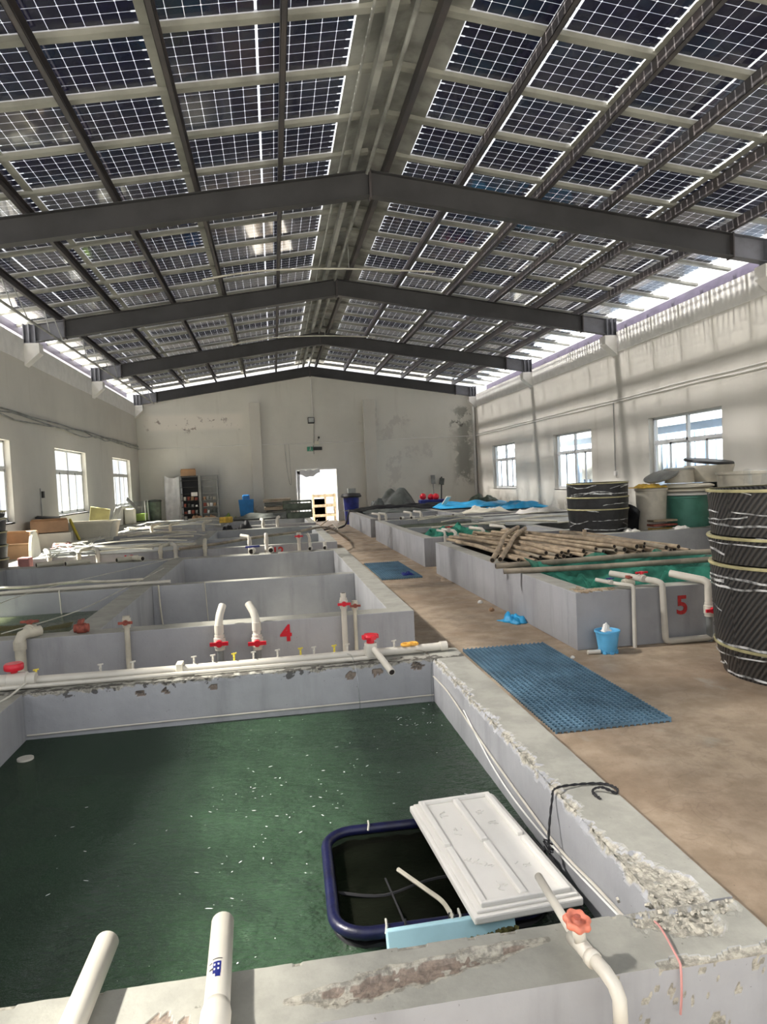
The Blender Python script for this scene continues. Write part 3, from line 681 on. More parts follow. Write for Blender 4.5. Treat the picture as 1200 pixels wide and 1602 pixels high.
t3 = block('third concrete tank block on the left, its rims crossed by a long beige hose', LX, 13.4, 18.9, [15.8], wat=((-1.5, 13.6, .94, 18.6, .2, 'water2'),))
t4 = block('farthest concrete tank block on the left, nearest the back wall', LX, 20.2, 26.3, [23.2])
RXs = [2.76, 2.97, 5.46, 5.66, 8.5, 8.7]
t5 = block('concrete tank block numbered 5, heaped with poles and green net, right of the walkway', RXs, 6.2, 12.0, [8.3], 'tank')
t6 = block('middle concrete tank block on the right behind the pole heap', RXs, 12.95, 19.4, [15.9], wat=((2.97, 13.15, 5.46, 19.1, .42, 'water2'),))
t7 = block('farthest concrete tank block on the right under tarpaulins', RXs, 20.4, 26.4, [23.2])
lg = MB().box(-5.475, 5.94, 0, -4.41, 29.5, .48).build('masonry_ledge', 'tank', bevel=.01); tag(lg, 'low grey masonry ledge along the left wall, piled with boxes', 'ledge')
text_part('4', .19, (.04, 5.935, .43), (PI/2, 0, 0), 'red', t2)
text_part('5', .25, (3.84, 6.195, .35), (PI/2, 0, 0), 'tile', t5)
text_part('12', .22, (.02, 13.395, .42), (PI/2, 0, 0), 'tile', t3)
text_part('13', .22, (-2.70, 13.395, .43), (PI/2, 0, 0), 'tile', t3)
q = MB()      # broken mortar crust on the corner of the tank numbered 5
for i in range(46):
    a = random.random(); x = 2.80+.42*a if i % 3 else 2.80+.12*random.random(); y = 6.215+random.random()*.10 if i % 3 else 6.2+.5*random.random()*a
    s = random.uniform(.012, .035); q.obox((x, y, RIM+.002), (s*1.7, s, .012), (random.uniform(-.3, .3), random.uniform(-.3, .3), random.random()*3))
q.build('mortar_crumbs', 'wood', t5)['kind'] = 'stuff'
q = MB()      # loose mortar crumbs on the broken near corner
for i in range(70):
    a = random.gauss(0, 1); b = random.gauss(0, 1); x = .99+.075*a; y = 1.64+.045*b-.1*(x-.99)
    if not (.80 < x < 1.13 and 1.47 < y < 1.80): continue
    s = random.uniform(.003, .010); q.obox((x, y, RIM-.010+s*.3), (s*1.6, s, s*.8), (random.random(), random.random(), random.random()*3))
o = q.build('mortar_crumbs', 'foam', t1); o['kind'] = 'stuff'; o.data.materials[0] = M('crumbling_mortar', (.46, .43, .36), .9, .5, 60, .6, 200)

# ================================================================ PIPEWORK
def ball_valve(parent, c, r, axis='z', hm='red', body='pvc', handle_dir=0., label=None):
    """union valve: body barrel, two collars and a winged handle facing -Y"""
    c = Vector(c); ax = Vector((0, 0, 1)) if axis == 'z' else (Vector((1, 0, 0)) if axis == 'x' else Vector((0, 1, 0)))
    q = MB(); q.tube([c-ax*r*2.0, c-ax*r*1.2, c-ax*r*1.15, c+ax*r*1.15, c+ax*r*1.2, c+ax*r*2.0], [r*1.25, r*1.25, r*1.5, r*1.5, r*1.25, r*1.25], 12)
    vb = q.build('valve_body', body, parent, True)
    out = Vector((0, -1, 0)) if axis != 'y' else Vector((0, 0, 1))
    if axis == 'x': out = Vector((0, 0, 1))
    k = ax.cross(out).normalized() if handle_dir == 0 else ax
    h = MB(); h.tube([c+out*r*1.2, c+out*r*2.0], r*.6, 10); h.tube([c+out*r*1.7, c+out*r*2.5], [r*.95, r*.85], 12)
    h.beam(c+out*r*2.1-k*r*2.3, c+out*r*2.1+k*r*2.3, r*.9, r*.6, up=out); h.build('handle', hm, vb, True, bevel=0, label=label)
    return vb
def standpipe(label, x, y, ztop, r, col='pvc', z0=0., valve=None, bend=None, lower=None, group=None, hm='red'):
    t = thing('standpipe', (x, y, 0), label, 'pipe', group)
    if lower: MB().tube([(x, y, z0), (x, y, lower)], r*.85, 12).build('lower_pipe', 'pvc_grey', t, True)
    pts = [(x, y, lower or z0)]
    if bend:
        bx, by, bz = bend; h = ztop-.07
        pts += [(x, y, h-.02), (x+bx*.12, y+by*.12, h+.02), (x+bx*.35, y+by*.35, h+.03+bz*.35), (x+bx, y+by, h+.03+bz)]
    else: pts += [(x, y, ztop)]
    q = MB().tube(pts, r, 12); d = Vector(pts[-1])-Vector(pts[-2]); q.pipe_end(pts[-1], d, r)
    q.build('pipe', [col, 'hole'], t, True)
    k = MB()
    if bend: k.tube([(x, y, ztop-.16), (x, y, ztop-.09)], r*1.18, 12)
    else: k.tube([(x, y, z0+.10), (x, y, z0+.15)], r*1.15, 12)
    k.build('coupling', col, t, True)
    if valve: ball_valve(t, (x, y, valve), r, 'z', hm, 'pvc' if col == 'pvc' else col)
    return t
# pipes before the tank numbered 4
t = standpipe('thick old pipe leaning on the far left of the tank 4 front', -2.05, 5.88, .64, .042, 'pvc_old', valve=None, bend=(.12, .12, .0)); ball_valve(t, (-2.0, 5.98, .62), .03, 'y', 'rust', 'pvc_old')
t = standpipe('thin old pipe with faded red valve left of centre on the tank 4 front', -1.235, 5.89, .66, .022, 'pvc_old'); ball_valve(t, (-1.235, 5.89, .64), .024, 'z', 'rust', 'pvc_old')
standpipe('left one of two bent white pipes with red valves on grey stubs, tank 4', -.505, 5.86, .655, .032, valve=.42, bend=(.03, .1, .09), lower=.36)
standpipe('right one of two bent white pipes with red valves, beside the number 4', -.20, 5.86, .655, .032, valve=.40, bend=(-.06, .1, .09), lower=.34)
standpipe('tall straight white pipe with red valve at the right of the number 4', .535, 5.89, .75, .024, valve=.665)
t = standpipe('thin beige pipe with red cross valve at the right end of tank 4', .63, 5.90, .62, .016, 'pvc_old'); ball_valve(t, (.63, 5.90, .64), .02, 'z', 'rust', 'pvc_old')
# air and water manifold on the nearest tank's back rim
t = thing('manifold_pipe', (-.3, 4.43, RIM), 'long white manifold pipe with little taps on the far rim of the nearest tank', 'pipe')
MB().tube(smooth_path([(-4.3, 4.43, .595), (-2, 4.44, .59), (-.6, 4.43, .583), (.5, 4.44, .583), (1.06, 4.47, .583)]), .027, 12).build('pipe', 'pvc', t, True)
MB().tube(smooth_path([(-4.3, 4.375, .575), (-1.2, 4.37, .572), (-.2, 4.375, .57), (.6, 4.38, .57)]), .013, 8).build('pipe', 'pvc', t, True)
MB().tube([(1.03, 4.468, .583), (1.075, 4.472, .583)], .033, 12).build('end_cap', 'pvc', t, True)
for x, cc in ((-1.47, 'yellow'), (-1.10, 'pvc'), (-.91, 'pvc'), (-.545, 'pvc'), (-.43, 'pvc'), (-.30, 'yellow'), (-.18, 'pvc'), (-.03, 'pvc'), (.115, 'yellow'), (.20, 'pvc'), (.33, 'yellow'), (.415, 'pvc'), (.72, 'pvc')):
    q = MB().tube([(x, 4.445, .60), (x, 4.445, .648)], .007, 6); q.beam((x-.016, 4.445, .648), (x+.016, 4.445, .652), .008, .008); q.tube([(x, 4.445, .628), (x, 4.42, .632)], .005, 6)
    q.build('tap', cc, t, True, label='yellow tap' if cc == 'yellow' else None)
q = MB()
for x in (-.63, -1.72): q.box(x-.02, 4.39, .551, x+.02, 4.48, .625)
q.build('pipe_clip', 'cream', t, bevel=.004)
t = thing('shutoff_valve', (.60, 4.43, .55), 'white valve with red handle and spout pouring towards the nearest tank', 'valve')
q = MB().tube([(.56, 4.40, .575), (.56, 4.40, .66)], [.042, .04], 14); q.tube([(.52, 4.42, .60), (.60, 4.42, .60)], .035, 12); q.build('valve_body', 'pvc', t, True)
h = MB().tube([(.56, 4.40, .66), (.56, 4.40, .69)], .025, 12)
for a in (0, PI/2): h.beam((.56-.052*math.cos(a+.3), 4.40-.052*math.sin(a+.3), .70), (.56+.052*math.cos(a+.3), 4.40+.052*math.sin(a+.3), .70), .034, .026)
h.lathe([(.001, .69), (.045, .69), (.048, .702), (.04, .716), (.001, .716)], (.56, 4.40, 0), 14); h.build('handle', 'red', t, True)
q = MB().tube([(.575, 4.38, .625), (.60, 4.28, .597), (.64, 4.08, .548)], .021, 12); q.pipe_end((.64, 4.08, .548), (.04, -.2, -.049), .021); q.build('spout', ['pvc', 'hole'], t, True)
t = thing('shutoff_valve', (-1.56, 4.42, .55), 'inline valve with bright red handle at the left end of the manifold', 'valve')
q = MB().tube([(-1.66, 4.41, .605), (-1.62, 4.41, .605), (-1.615, 4.41, .605), (-1.51, 4.41, .605), (-1.505, 4.41, .605), (-1.46, 4.41, .605)], [.038, .038, .048, .048, .038, .038], 14); q.build('valve_body', 'pvc', t, True)
h = MB().lathe([(.001, .65), (.02, .65), (.02, .668), (.052, .668), (.055, .675), (.055, .70), (.048, .708), (.001, .708)], (-1.58, 4.41, 0), 16); h.build('handle', 'red', t, True)
t = MB(); t.lathe([(.030+.009*math.cos(a), .009*math.sin(a)) for a in [2*PI*k/8 for k in range(9)]], (.80, 4.44, .62), 16); t.lathe([(.030+.009*math.cos(a), .009*math.sin(a)) for a in [2*PI*k/8 for k in range(9)]], (.845, 4.45, .62), 16)
tag(t.build('orange_clamp', 'orange', smooth=True), 'small orange ring clamp round the manifold near the tank corner', 'clamp')
def rope(name, label, pts, r, m_, cat='rope', n=6, twist=0):
    q = MB(); P = smooth_path(pts, n)
    if twist:
        for ph in (0, PI):
            q.tube([p+Vector((math.cos(i*1.3+ph), math.sin(i*1.3+ph), math.cos(i*1.3+ph)))*r*.55 for i, p in enumerate(P)], r*.75, 5)
    else: q.tube(P, r, 6)
    return tag(q.build(name, m_, smooth=True), label, cat)
rope('cord', 'white cord tied from the left manifold valve over the near water', [(-1.50, 4.40, .60), (-1.56, 4.2, .555), (-1.62, 3.95, .57), (-1.72, 3.6, .60), (-1.68, 3.4, .56)], .006, 'rope_pale', 'cord')
rope('wall_cable', 'thin white cable along the far inner wall just above the water', [(-1.49, 4.285, .305), (-.9, 4.288, .311), (-.3, 4.288, .315), (.3, 4.288, .317), (.935, 4.285, .322)], .005, 'pvc', 'cable')
rope('air_hose', 'white hose looped along the sunlit right inner wall', [(.93, 4.25, .45), (.93, 3.9, .46), (.93, 3.5, .43), (.93, 3.1, .40), (.93, 2.7, .38), (.93, 2.3, .37), (.93, 2.0, .40), (.93, 1.75, .42)], .005, 'pvc', 'hose')
rope('air_hose', 'second thin grey hose on the right inner wall below the chipped rim', [(.932, 3.55, .46), (.932, 3.1, .36), (.932, 2.75, .33), (.932, 2.35, .345), (.932, 2.0, .38), (.932, 1.7, .415)], .004, 'ring', 'hose')
for i, (x, lb) in enumerate(((.44, 'thin stream of water falling from the manifold left of the red valve'), (.925, 'thin stream of water falling in the far right corner of the near tank'))):
    q = MB().tube(smooth_path([(x-.03, 4.40, .60), (x-.01, 4.33, .598), (x, 4.27, .55), (x+.012, 4.235, .42), (x+.015, 4.22, .27)] if i == 0 else [(x-.08, 4.44, .58), (x-.03, 4.36, .585), (x-.005, 4.26, .56), (x-.012, 4.24, .42), (x-.012, 4.235, .27)]), .0045, 6)
    tag(q.build('water_stream', mat['film'], smooth=True), lb, 'water')
t = thing('submerged_pipe', (-1.40, 4.0, .03), 'pale pipe standing under the green water in the far left corner', 'pipe')
MB().tube([(-1.40, 3.98, .03), (-1.40, 3.98, .285)], .042, 14).build('pipe', 'pvc', t, True); MB().tube([(-1.40, 3.98, .03), (-1.40, 3.98, .07)], .052, 14).build('coupling', 'pvc', t, True)
# two inlet pipes over the nearest rim
def inlet(label, x, xe, y_tip, mark):
    t = thing('inlet_pipe', (x, 1.36, 0), label, 'pipe'); z = .586
    q = MB().tube([(xe, y_tip, z), (x, 1.50, z), (x, 1.40, z)], .0285, 20); q.pipe_end((xe, y_tip, z), (xe-x, .3, 0), .0285, 20); q.build('pipe', ['pvc', 'hole'], t, 'all')
    yc = 1.475 if mark else 1.43; k = MB().tube([(x, yc+.022, z), (x, yc, z), (x, 1.40, z)], [.0287, .0325, .0325], 20)
    k.tube([(x, 1.42, z), (x, 1.37, z), (x, 1.35, z-.006), (x, 1.335, z-.02), (x, 1.33, z-.045), (x, 1.33, .48)], .0325, 20); k.build('elbow', 'pvc', t, 'all')
    MB().tube([(x, 1.33, .5), (x, 1.33, 0)], .0285, 16).build('riser', 'pvc', t, True)
    if mark:
        q = MB()
        def at(a, y, r): xx = x+(xe-x)*(y-1.5)/(y_tip-1.5); return (xx+r*math.sin(a), y, z+r*math.cos(a))
        def patch(a0, a1, ya, yb, r, mi): 
            n = 5; q.add([at(a0+(a1-a0)*i/n, y, r) for i in range(n+1) for y in (ya, yb)], [(2*i, 2*i+1, 2*i+3, 2*i+2) for i in range(n)], mi)
        patch(-.42, .22, 1.563, 1.603, .0289, 0); patch(-.75, -.40, 1.578, 1.584, .0289, 2); patch(-.8, -.5, 1.60, 1.604, .0289, 2); patch(-.5, .3, 1.611, 1.614, .0289, 2); patch(-.2, .2, 1.552, 1.564, .0289, 0)
        for a in (-.34, -.04):
            for y in (1.574, 1.589): patch(a, a+.12, y, y+.006, .0292, 1)
        q.build('printed_mark', ['bluep', 'ring', 'purlin'], t, label='dark blue printed mark')
inlet('left white inlet pipe lying over the near rim at the bottom of the picture', -.475, -.466, 1.775, False)
inlet('right white inlet pipe over the near rim, with a small dark blue mark', -.178, -.186, 1.79, True)
# valve pipe reaching over the foam lid
t = thing('valve_pipe', (.66, 1.37, 0), 'white pipe with salmon handwheel valve reaching from the near rim onto the foam lid', 'pipe')
q = MB().tube([(.655, 1.52, .588), (.715, 1.93, .505)], .0118, 16); q.pipe_end((.715, 1.93, .505), (.06, .41, -.083), .0118, 14); q.build('pipe', ['pvc', 'hole'], t, 'all')
k = MB().tube([(.654, 1.55, .582), (.655, 1.50, .592), (.658, 1.455, .594)], .0175, 18); k.tube([(.655, 1.505, .594), (.645, 1.50, .645)], .015, 16)
k.tube([(.658, 1.47, .594), (.668, 1.41, .592), (.672, 1.375, .585), (.675, 1.36, .565), (.675, 1.355, .48)], .0158, 18); k.tube([(.657, 1.462, .594), (.660, 1.445, .594)], .020, 18); k.build('valve_body', 'pvc', t, 'all')
MB().tube([(.675, 1.355, .5), (.675, 1.355, 0)], .0140, 16).build('riser', 'pvc', t, True)
h = MB(); n = 48; zz = .655; vs = []
R = Matrix.Rotation(.25, 3, 'X') @ Matrix.Rotation(.1, 3, 'Y')
prof = [(.008, -.004), (.018, -.004), (.026, -.008), (.034, -.004), (.036, .003), (.032, .010), (.025, .011), (.021, .004), (.008, .004), (.007, .009), (.001, .010)]
for (r_p, z_p) in prof:
    for k_ in range(n):
        a = 2*PI*k_/n; rr_ = r_p*.88*(1+(.09*math.cos(7*a) if r_p > .024 else 0)); vs.append(Vector((.643, 1.495, zz)) + R @ Vector((rr_*math.cos(a), rr_*math.sin(a), z_p)))
h.add(vs, [(i*n+k_, i*n+(k_+1) % n, (i+1)*n+(k_+1) % n, (i+1)*n+k_) for i in range(len(prof)-1) for k_ in range(n)]); h.build('handwheel', 'salmon', t, 'all')
MB().lathe([(.008, 0), (.008, .006), (.001, .008)], (.643, 1.493, .665), 10).build('hub_nut', 'rust', t, True)
rope('cord', 'pink cord hanging over the near right corner of the front rim', [(.895, 1.60, .553), (.885, 1.55, .566), (.872, 1.46, .556), (.868, 1.442, .545), (.866, 1.438, .49), (.862, 1.438, .44)], .0028, 'rope_pink', 'cord')

# ================================================================ RAFT, LID, FOAM BOARD
t = thing('floating_net_ring', (.45, 2.36, .24), 'dark blue floating ring with a net, half under the white foam lid', 'float')
def rr_pt(u, hx_, hy_, rc):
    """rounded rectangle point by arc parameter"""
    L = [2*(hx_-rc), PI/2*rc, 2*(hy_-rc), PI/2*rc]; T = 2*sum(L); d_ = (u % 1)*T
    segs = [(hx_-rc, hy_, -1, 0), None]
    x0, y0 = hx_-rc, hy_-rc
    for k_ in range(4):
        a0 = PI/2*(k_+1); w_ = 2*x0 if k_ % 2 == 0 else 2*y0
        if d_ <= w_:
            f = d_/w_; P_ = [((x0, hy_), (-x0, hy_)), ((-hx_, y0), (-hx_, -y0)), ((-x0, -hy_), (x0, -hy_)), ((hx_, -y0), (hx_, y0))][k_]
            return (P_[0][0]+(P_[1][0]-P_[0][0])*f, P_[0][1]+(P_[1][1]-P_[0][1])*f)
        d_ -= w_; aw = PI/2*rc
        if d_ <= aw:
            a = PI/2*(k_+1)+d_/rc; c_ = [(-x0, y0), (-x0, -y0), (x0, -y0), (x0, y0)][k_]
            return (c_[0]+rc*math.cos(a), c_[1]+rc*math.sin(a))
        d_ -= aw
    return (x0, hy_)
RC = Vector((.47, 2.375, .315)); ra = -.02
def ring(hx_, hy_, rc, z, n=96):
    o_ = []
    for i in range(n+1):
        x, y = rr_pt(i/n, hx_, hy_, rc); o_.append(Vector((RC.x+x*math.cos(ra)-y*math.sin(ra), RC.y+x*math.sin(ra)+y*math.cos(ra), z)))
    return o_
MB().tube(ring(.348, .318, .11, .32), .020, 12, cap=False).build('float_ring', 'navy', t, True)
MB().tube([p+Vector((0, 0, .004*math.sin(i*1.7))) for i, p in enumerate(ring(.335, .305, .10, .272))], .016, 8, cap=False).build('lower_ring', 'black', t, True)
q = MB(); a_ = ring(.335, .305, .10, .315, 64); b_ = ring(.30, .27, .09, .284, 64)
q.add(a_+b_, [(i, i+1, i+66, i+65) for i in range(64)]); q.f.append(tuple(range(65, 129))); q.mi.append(0); q.build('net', 'fishnet', t)
q = MB(); P = smooth_path([(.37, 2.42, .30), (.44, 2.27, .305), (.47, 2.15, .33), (.475, 2.05, .345)]); q.tube(P, .008, 6); q.build('hose', 'pvc_old', t, True)
q = MB()
for (x, y) in ((.30, 2.69), (.475, 2.06), (.50, 2.06), (.27, 2.06), (.62, 2.06)): q.tube([(x-.005, y-.027, .33), (x, y-.015, .348), (x+.002, y+.015, .348), (x+.005, y+.027, .325)], .004, 5)
q.build('tie', 'rope_pale', t, True)
q = MB(); q.tube(smooth_path([(.14, 2.33, .30), (.3, 2.3, .285), (.5, 2.36, .285), (.8, 2.33, .30)]), .006, 6); q.tube(smooth_path([(.33, 2.06, .33), (.335, 2.2, .29), (.32, 2.4, .285)]), .004, 5); q.build('net_cord', 'rope_black', t, True)
# foam lid
t = thing('foam_lid', (.665, 2.285, .345), 'large white polystyrene box lid with moulded ribs resting on the floating ring', 'lid')
LIDC = (.680, 2.360, .375); LIDA = .075
lidR = Matrix.Translation(LIDC) @ Matrix.Rotation(LIDA, 4, 'Z') @ Matrix.Rotation(.012, 4, 'X') @ Matrix.Rotation(.01, 4, 'Y')
def lidbox(q, x0, y0, z0, x1, y1, z1, mi=0):
    n0 = len(q.v); q.box(x0, y0, z0, x1, y1, z1, mi)
    for i in range(n0, len(q.v)): q.v[i] = (lidR @ q.v[i].to_4d()).to_3d()
q = MB(); lidbox(q, -.180, -.370, -.022, .180, .370, .004); q.build('slab', 'foam', t, bevel=.006)
q = MB(); lidbox(q, -.168, -.357, .0035, .168, .357, .014); q.build('raised_field', 'foam', t, bevel=.004)
for (x0, y0, x1, y1) in ((-.150, -.340, -.128, -.010), (-.150, .010, -.128, .340), (.128, -.340, .150, -.010), (.128, .010, .150, .340), (-.012, -.325, .012, -.008), (-.012, .008, .012, .325), (-.150, -.346, .150, -.330), (-.150, .330, .150, .346)):
    q = MB(); lidbox(q, x0, y0, .0135, x1, y1, .030); q.build('rib', 'foam', t, bevel=.004)
q = MB(); R2 = random.Random(5)      # pressed-in characters too faint to read: short raised strokes
for cx_, cy_ in ((-.09, .24), (-.06, .10), (.06, .22), (.07, .12), (-.085, -.10), (-.05, -.13), (-.05, -.26), (.07, -.16)):
    for i in range(5):
        a = R2.choice((0, PI/2, .7, -.6)); x = cx_+R2.uniform(-.02, .02); y = cy_+R2.uniform(-.02, .02); l_ = R2.uniform(.012, .03)
        n0 = len(q.v); q.obox((x, y, .0165), (l_, .003, .002), (0, 0, a))
        for k_ in range(n0, len(q.v)): q.v[k_] = (lidR @ q.v[k_].to_4d()).to_3d()
q.build('pressed_marks', 'foam', t)['kind'] = 'stuff'
rope('tether', 'black rope from the foam lid up over the chipped right rim', [(.885, 2.28, .36), (.895, 2.30, .43), (.925, 2.335, .53), (.945, 2.35, .562), (1.04, 2.37, .558), (1.13, 2.355, .557), (1.158, 2.31, .556), (1.14, 2.275, .556), (1.10, 2.30, .57), (1.075, 2.315, .56), (1.062, 2.29, .557), (1.068, 2.25, .555)], .0042, 'rope_black', 'rope', 7, 1)
q = MB()
for i in range(14):
    a = random.random()*6; q.tube([(.888, 2.29, .36+.006*i % .05), (.888+.018*math.cos(a), 2.29+.018*math.sin(a), .37+.04*random.random())], .003, 4)
q.tube(smooth_path([(.882, 2.31, .36), (.875, 2.5, .34), (.86, 2.62, .33)]), .005, 5); q.tube(smooth_path([(.885, 2.28, .36), (.885, 2.15, .35), (.88, 2.0, .34)]), .006, 5)
tag(q.build('rope_knot', 'rope_black', smooth=True), 'tangled black rope knot beside the right edge of the foam lid', 'rope')
t = thing('foam_board', (.47, 2.0, .23), 'pale blue foam board tied upright in front of the floating ring', 'board')
q = MB(); q.obox((.465, 2.010, .285), (.40, .035, .13), (-.35, 0, .02)); q.build('board', 'foamblue', t, bevel=.004)
q = MB(); R2 = random.Random(9)
for i in range(420):
    x = R2.uniform(.30, .665); tt = R2.random(); zz = .268+.022*(x-.3)/.36+.032*tt*(.35+.65*(x-.3)/.36); yy = 1.985+.36*(zz-.285)*.9-.006
    s = R2.uniform(.004, .012); q.obox((x, yy, zz), (s*2, s, s), (R2.random()*3, R2.random()*3, R2.random()*3))
q.build('algae', 'algae', t)['kind'] = 'stuff'
q = MB()
for pts in ([(.33, 2.06, .35), (.325, 2.0, .30), (.33, 1.955, .22)], [(.47, 2.06, .35), (.45, 1.995, .29), (.41, 1.965, .24)], [(.48, 2.06, .35), (.50, 1.997, .295), (.52, 1.98, .275)], [(.62, 2.06, .35), (.618, 1.995, .29), (.617, 1.965, .24)]): q.tube(pts, .004, 5)
q.build('tie_rope', 'rope_black', t, True)

# ================================================================ FLOOR THINGS
def grate(label, x0, y0, x1, y1, loc_note=None):
    t = thing('floor_grate', ((x0+x1)/2, (y0+y1)/2, 0), label, 'grate')
    nx = round((x1-x0)/.042); ny = round((y1-y0)/.042); q = MB(); p = (x1-x0)/nx; r = (y1-y0)/ny
    for i in range(nx+1): x = x0+i*p; q.box(x-.005, y0, .016, x+.005, y1, .030)
    q.build('long_bars', 'mattblue', t)
    q = MB()
    for j in range(ny+1): y = y0+j*r; q.box(x0, y-.0045, .010, x1, y+.0045, .024)
    q.build('cross_bars', 'mattblue', t)
    q = MB()
    for i in range(nx+1):
        for j in range(0, ny+1): q.box(x0+i*p-.006, y0+j*r-.006, 0, x0+i*p+.006, y0+j*r+.006, .034)
    o = q.build('feet', 'mattblue', t); o['kind'] = 'stuff'
    return t
grate('large blue plastic grate on the walkway beside the nearest tank', 1.73, 4.255, 2.53, 6.50)
grate('smaller faded blue plastic grate farther along the walkway', 1.73, 11.6, 2.41, 13.95)
t = thing('sand_bucket', (2.99, 6.05, 0), 'small sky blue bucket with castle-top rim by the tank 5 corner', 'bucket')
q = MB().lathe([(.001, .004), (.078, .004), (.082, .02), (.108, .195), (.116, .195), (.116, .212), (.108, .212), (.10, .195), (.075, .02), (.001, .02)], (2.99, 6.05, 0), 28); q.build('body', 'skyblue', t, True)
q = MB()
for k_ in range(8): a = k_*PI/4; q.obox((2.99+.080*math.cos(a), 6.05+.080*math.sin(a), .012), (.03, .03, .024), (0, 0, a))
q.build('turrets', 'skyblue', t)
MB().grid(lambda u, v: (2.94+.09*u+.012*nz(u, v, 0, 6), 6.03+.07*v, .20+.075*math.sin(PI*u)*math.sin(PI*min(v*1.1, 1))+.02*nz(u, v, 2, 9)), 14, 10).build('foam_scoop', 'foam', t, True, label='crumpled white lump in the bucket')
def crumple(name, label, cat, cx_, cy_, sx, sy, h, m_, seed=0, n=22, rot=0., base=0., sharp=4.):
    q = MB()
    def fn(u, v):
        x = (u-.5)*sx; y = (v-.5)*sy; e = max(0, 1-(2*abs(u-.5))**4)*max(0, 1-(2*abs(v-.5))**4)
        k = 1+.25*nz(math.cos(6*u), seed+v*3, 0, 1.5)
        z = base+.004+h*e*max(0., .45+.9*nz(u*sharp, v*sharp, seed)+.35*nz(u*sharp*2.3, v*sharp*2.3, seed+4))
        c_, s_ = math.cos(rot), math.sin(rot); return (cx_+(x*c_-y*s_)*k, cy_+(x*s_+y*c_)*k, z)
    q.grid(fn, n, n); return tag(q.build(name, m_, smooth='all', solid=.004), label, cat)
crumple('cloth', 'crumpled bright blue cloth lying on the walkway floor', 'cloth', 2.66, 7.66, .24, .34, .10, 'tarpblue', 3, rot=.4)
crumple('cloth', 'tiny dark blue cloth on the farther floor grate', 'cloth', 2.22, 11.9, .20, .25, .06, 'bluep', 5, 10, base=.03)
for i, (x, y, s, m_, lb) in enumerate(((2.62, 8.9, .035, 'ring', 'white lump on the floor against the long tank wall'), (2.60, 8.35, .035, 'card', 'small brown stone on the floor against the tank wall'), (2.60, 5.95, .02, 'foam', 'small pale pebble on the floor near the blue bucket'))):
    q = MB().lathe([(.001, 0), (s*.9, s*.15), (s, s*.6), (s*.6, s*1.2), (.001, s*1.35)], (x, y, 0), 8, wob=.15); tag(q.build('pebble', m_, smooth=True), lb, 'pebble')
t = MB().tube([(2.78, 6.03, .022), (2.90, 6.02, .022)], .02, 10); tag(t.build('pipe_offcut', 'pvc', smooth=True), 'short white pipe offcut beside the blue bucket', 'pipe')

# drums of woven strapping ----------------------------------------------------
mat['weavedark'] = M('black_strapping', (.016, .016, .017), .4, .5, 14, .6, 40)
def drum(label, cx_, cy_, z0, secs, R0, film=True, seed=1, wm='weave'):
    """secs: list of (z_bottom, z_top, r_bottom, r_top)"""
    t = thing('strapped_drum', (cx_, cy_, z0), label, 'drum'); rd = random.Random(seed); seg = 72
    for i, (za, zb, ra_, rb_) in enumerate(secs):
        q = MB(); n = max(3, int((zb-za)/.08)); prof = [(ra_+(rb_-ra_)*k_/n, z0+za+(zb-za)*k_/n) for k_ in range(n+1)]
        q.lathe([(.01, z0+za)]+prof+[(rb_-.03, z0+zb), (rb_-.03, z0+zb-.03), (.01, z0+zb-.03)], (cx_, cy_, 0), seg)
        o = q.build('tub', wm, t, True); me = o.data; uv = me.uv_layers.new(name='UVMap')
        for poly in me.polygons:
            an = []
            for li in poly.loop_indices:
                p = me.vertices[me.loops[li].vertex_index].co; an.append(math.atan2(p.y, p.x))
            mx = max(an)
            for li, a in zip(poly.loop_indices, an):
                if mx-a > PI: a += 2*PI
                p = me.vertices[me.loops[li].vertex_index].co; uv.data[li].uv = (a*R0, p.z)
        r = rb_+.012; q = MB().lathe([(r-.03, z0+zb-.014), (r-.002, z0+zb-.012), (r+.001, z0+zb), (r-.003, z0+zb+.010), (r-.03, z0+zb+.010)], (cx_, cy_, 0), seg); q.build('rim', 'rimcol', t, True)
    if film:
        for i in range(film if film is not True else 16):
            q = MB(); sct = rd.choice(secs); f = rd.random(); z = z0+sct[0]+(sct[1]-sct[0])*f; r = sct[2]+(sct[3]-sct[2])*f+.006; a0 = rd.random()*6.28; sp = rd.uniform(.6, 3.); sl = rd.uniform(-.07, .07); w_ = rd.uniform(.006, .022); n = 40
            def pt(k_, s): 
                a = a0+sp*k_/n; zz = z+sl*math.sin(k_/n*PI)+.012*nz(a, i, 0, 4); return (cx_+(r+.004*nz(a, i, 5, 9))*math.cos(a), cy_+(r+.004*nz(a, i, 5, 9))*math.sin(a), zz+s*w_*(1+.6*nz(a, i+3, 0, 5)))
            q.add([pt(k_, s) for k_ in range(n+1) for s in (0, 1)], [(2*k_, 2*k_+2, 2*k_+3, 2*k_+1) for k_ in range(n)])
            q.build('film_wrap', 'sheetgloss', t, 'all')
    return t
mat['rimcol'] = M('olive_yellow_rim', (.42, .38, .20), .5, .3, 8)
mat['sheetgloss'] = M('glossy_stretch_film', (.70, .71, .70), .15, .75, 9, .6, 30, c2=(.06, .06, .06))
drum('huge black woven-strap drum stack standing at the right edge of the picture', 4.13, 5.0, 0, [(0, .25, .565, .625), (.25, .90, .625, .655), (.92, 1.12, .635, .665), (1.14, 1.49, .64, .665)], .66, 44, 4)
drum('smaller stack of black drums before the middle right window', 6.02, 12.42, .552, [(0, .42, .52, .555), (.435, .64, .55, .56), (.655, .90, .55, .56)], .57, 22, 8, 'weavedark')
# left stack of black crates / drums
drum('stack of black drums on the ledge at the left picture edge', -4.86, 12.2, .48, [(0, .20, .48, .50), (.22, .42, .48, .50), (.44, .64, .48, .50), (.66, .86, .48, .50), (.88, .98, .48, .50)], .5, 12, 3, 'weavedark')

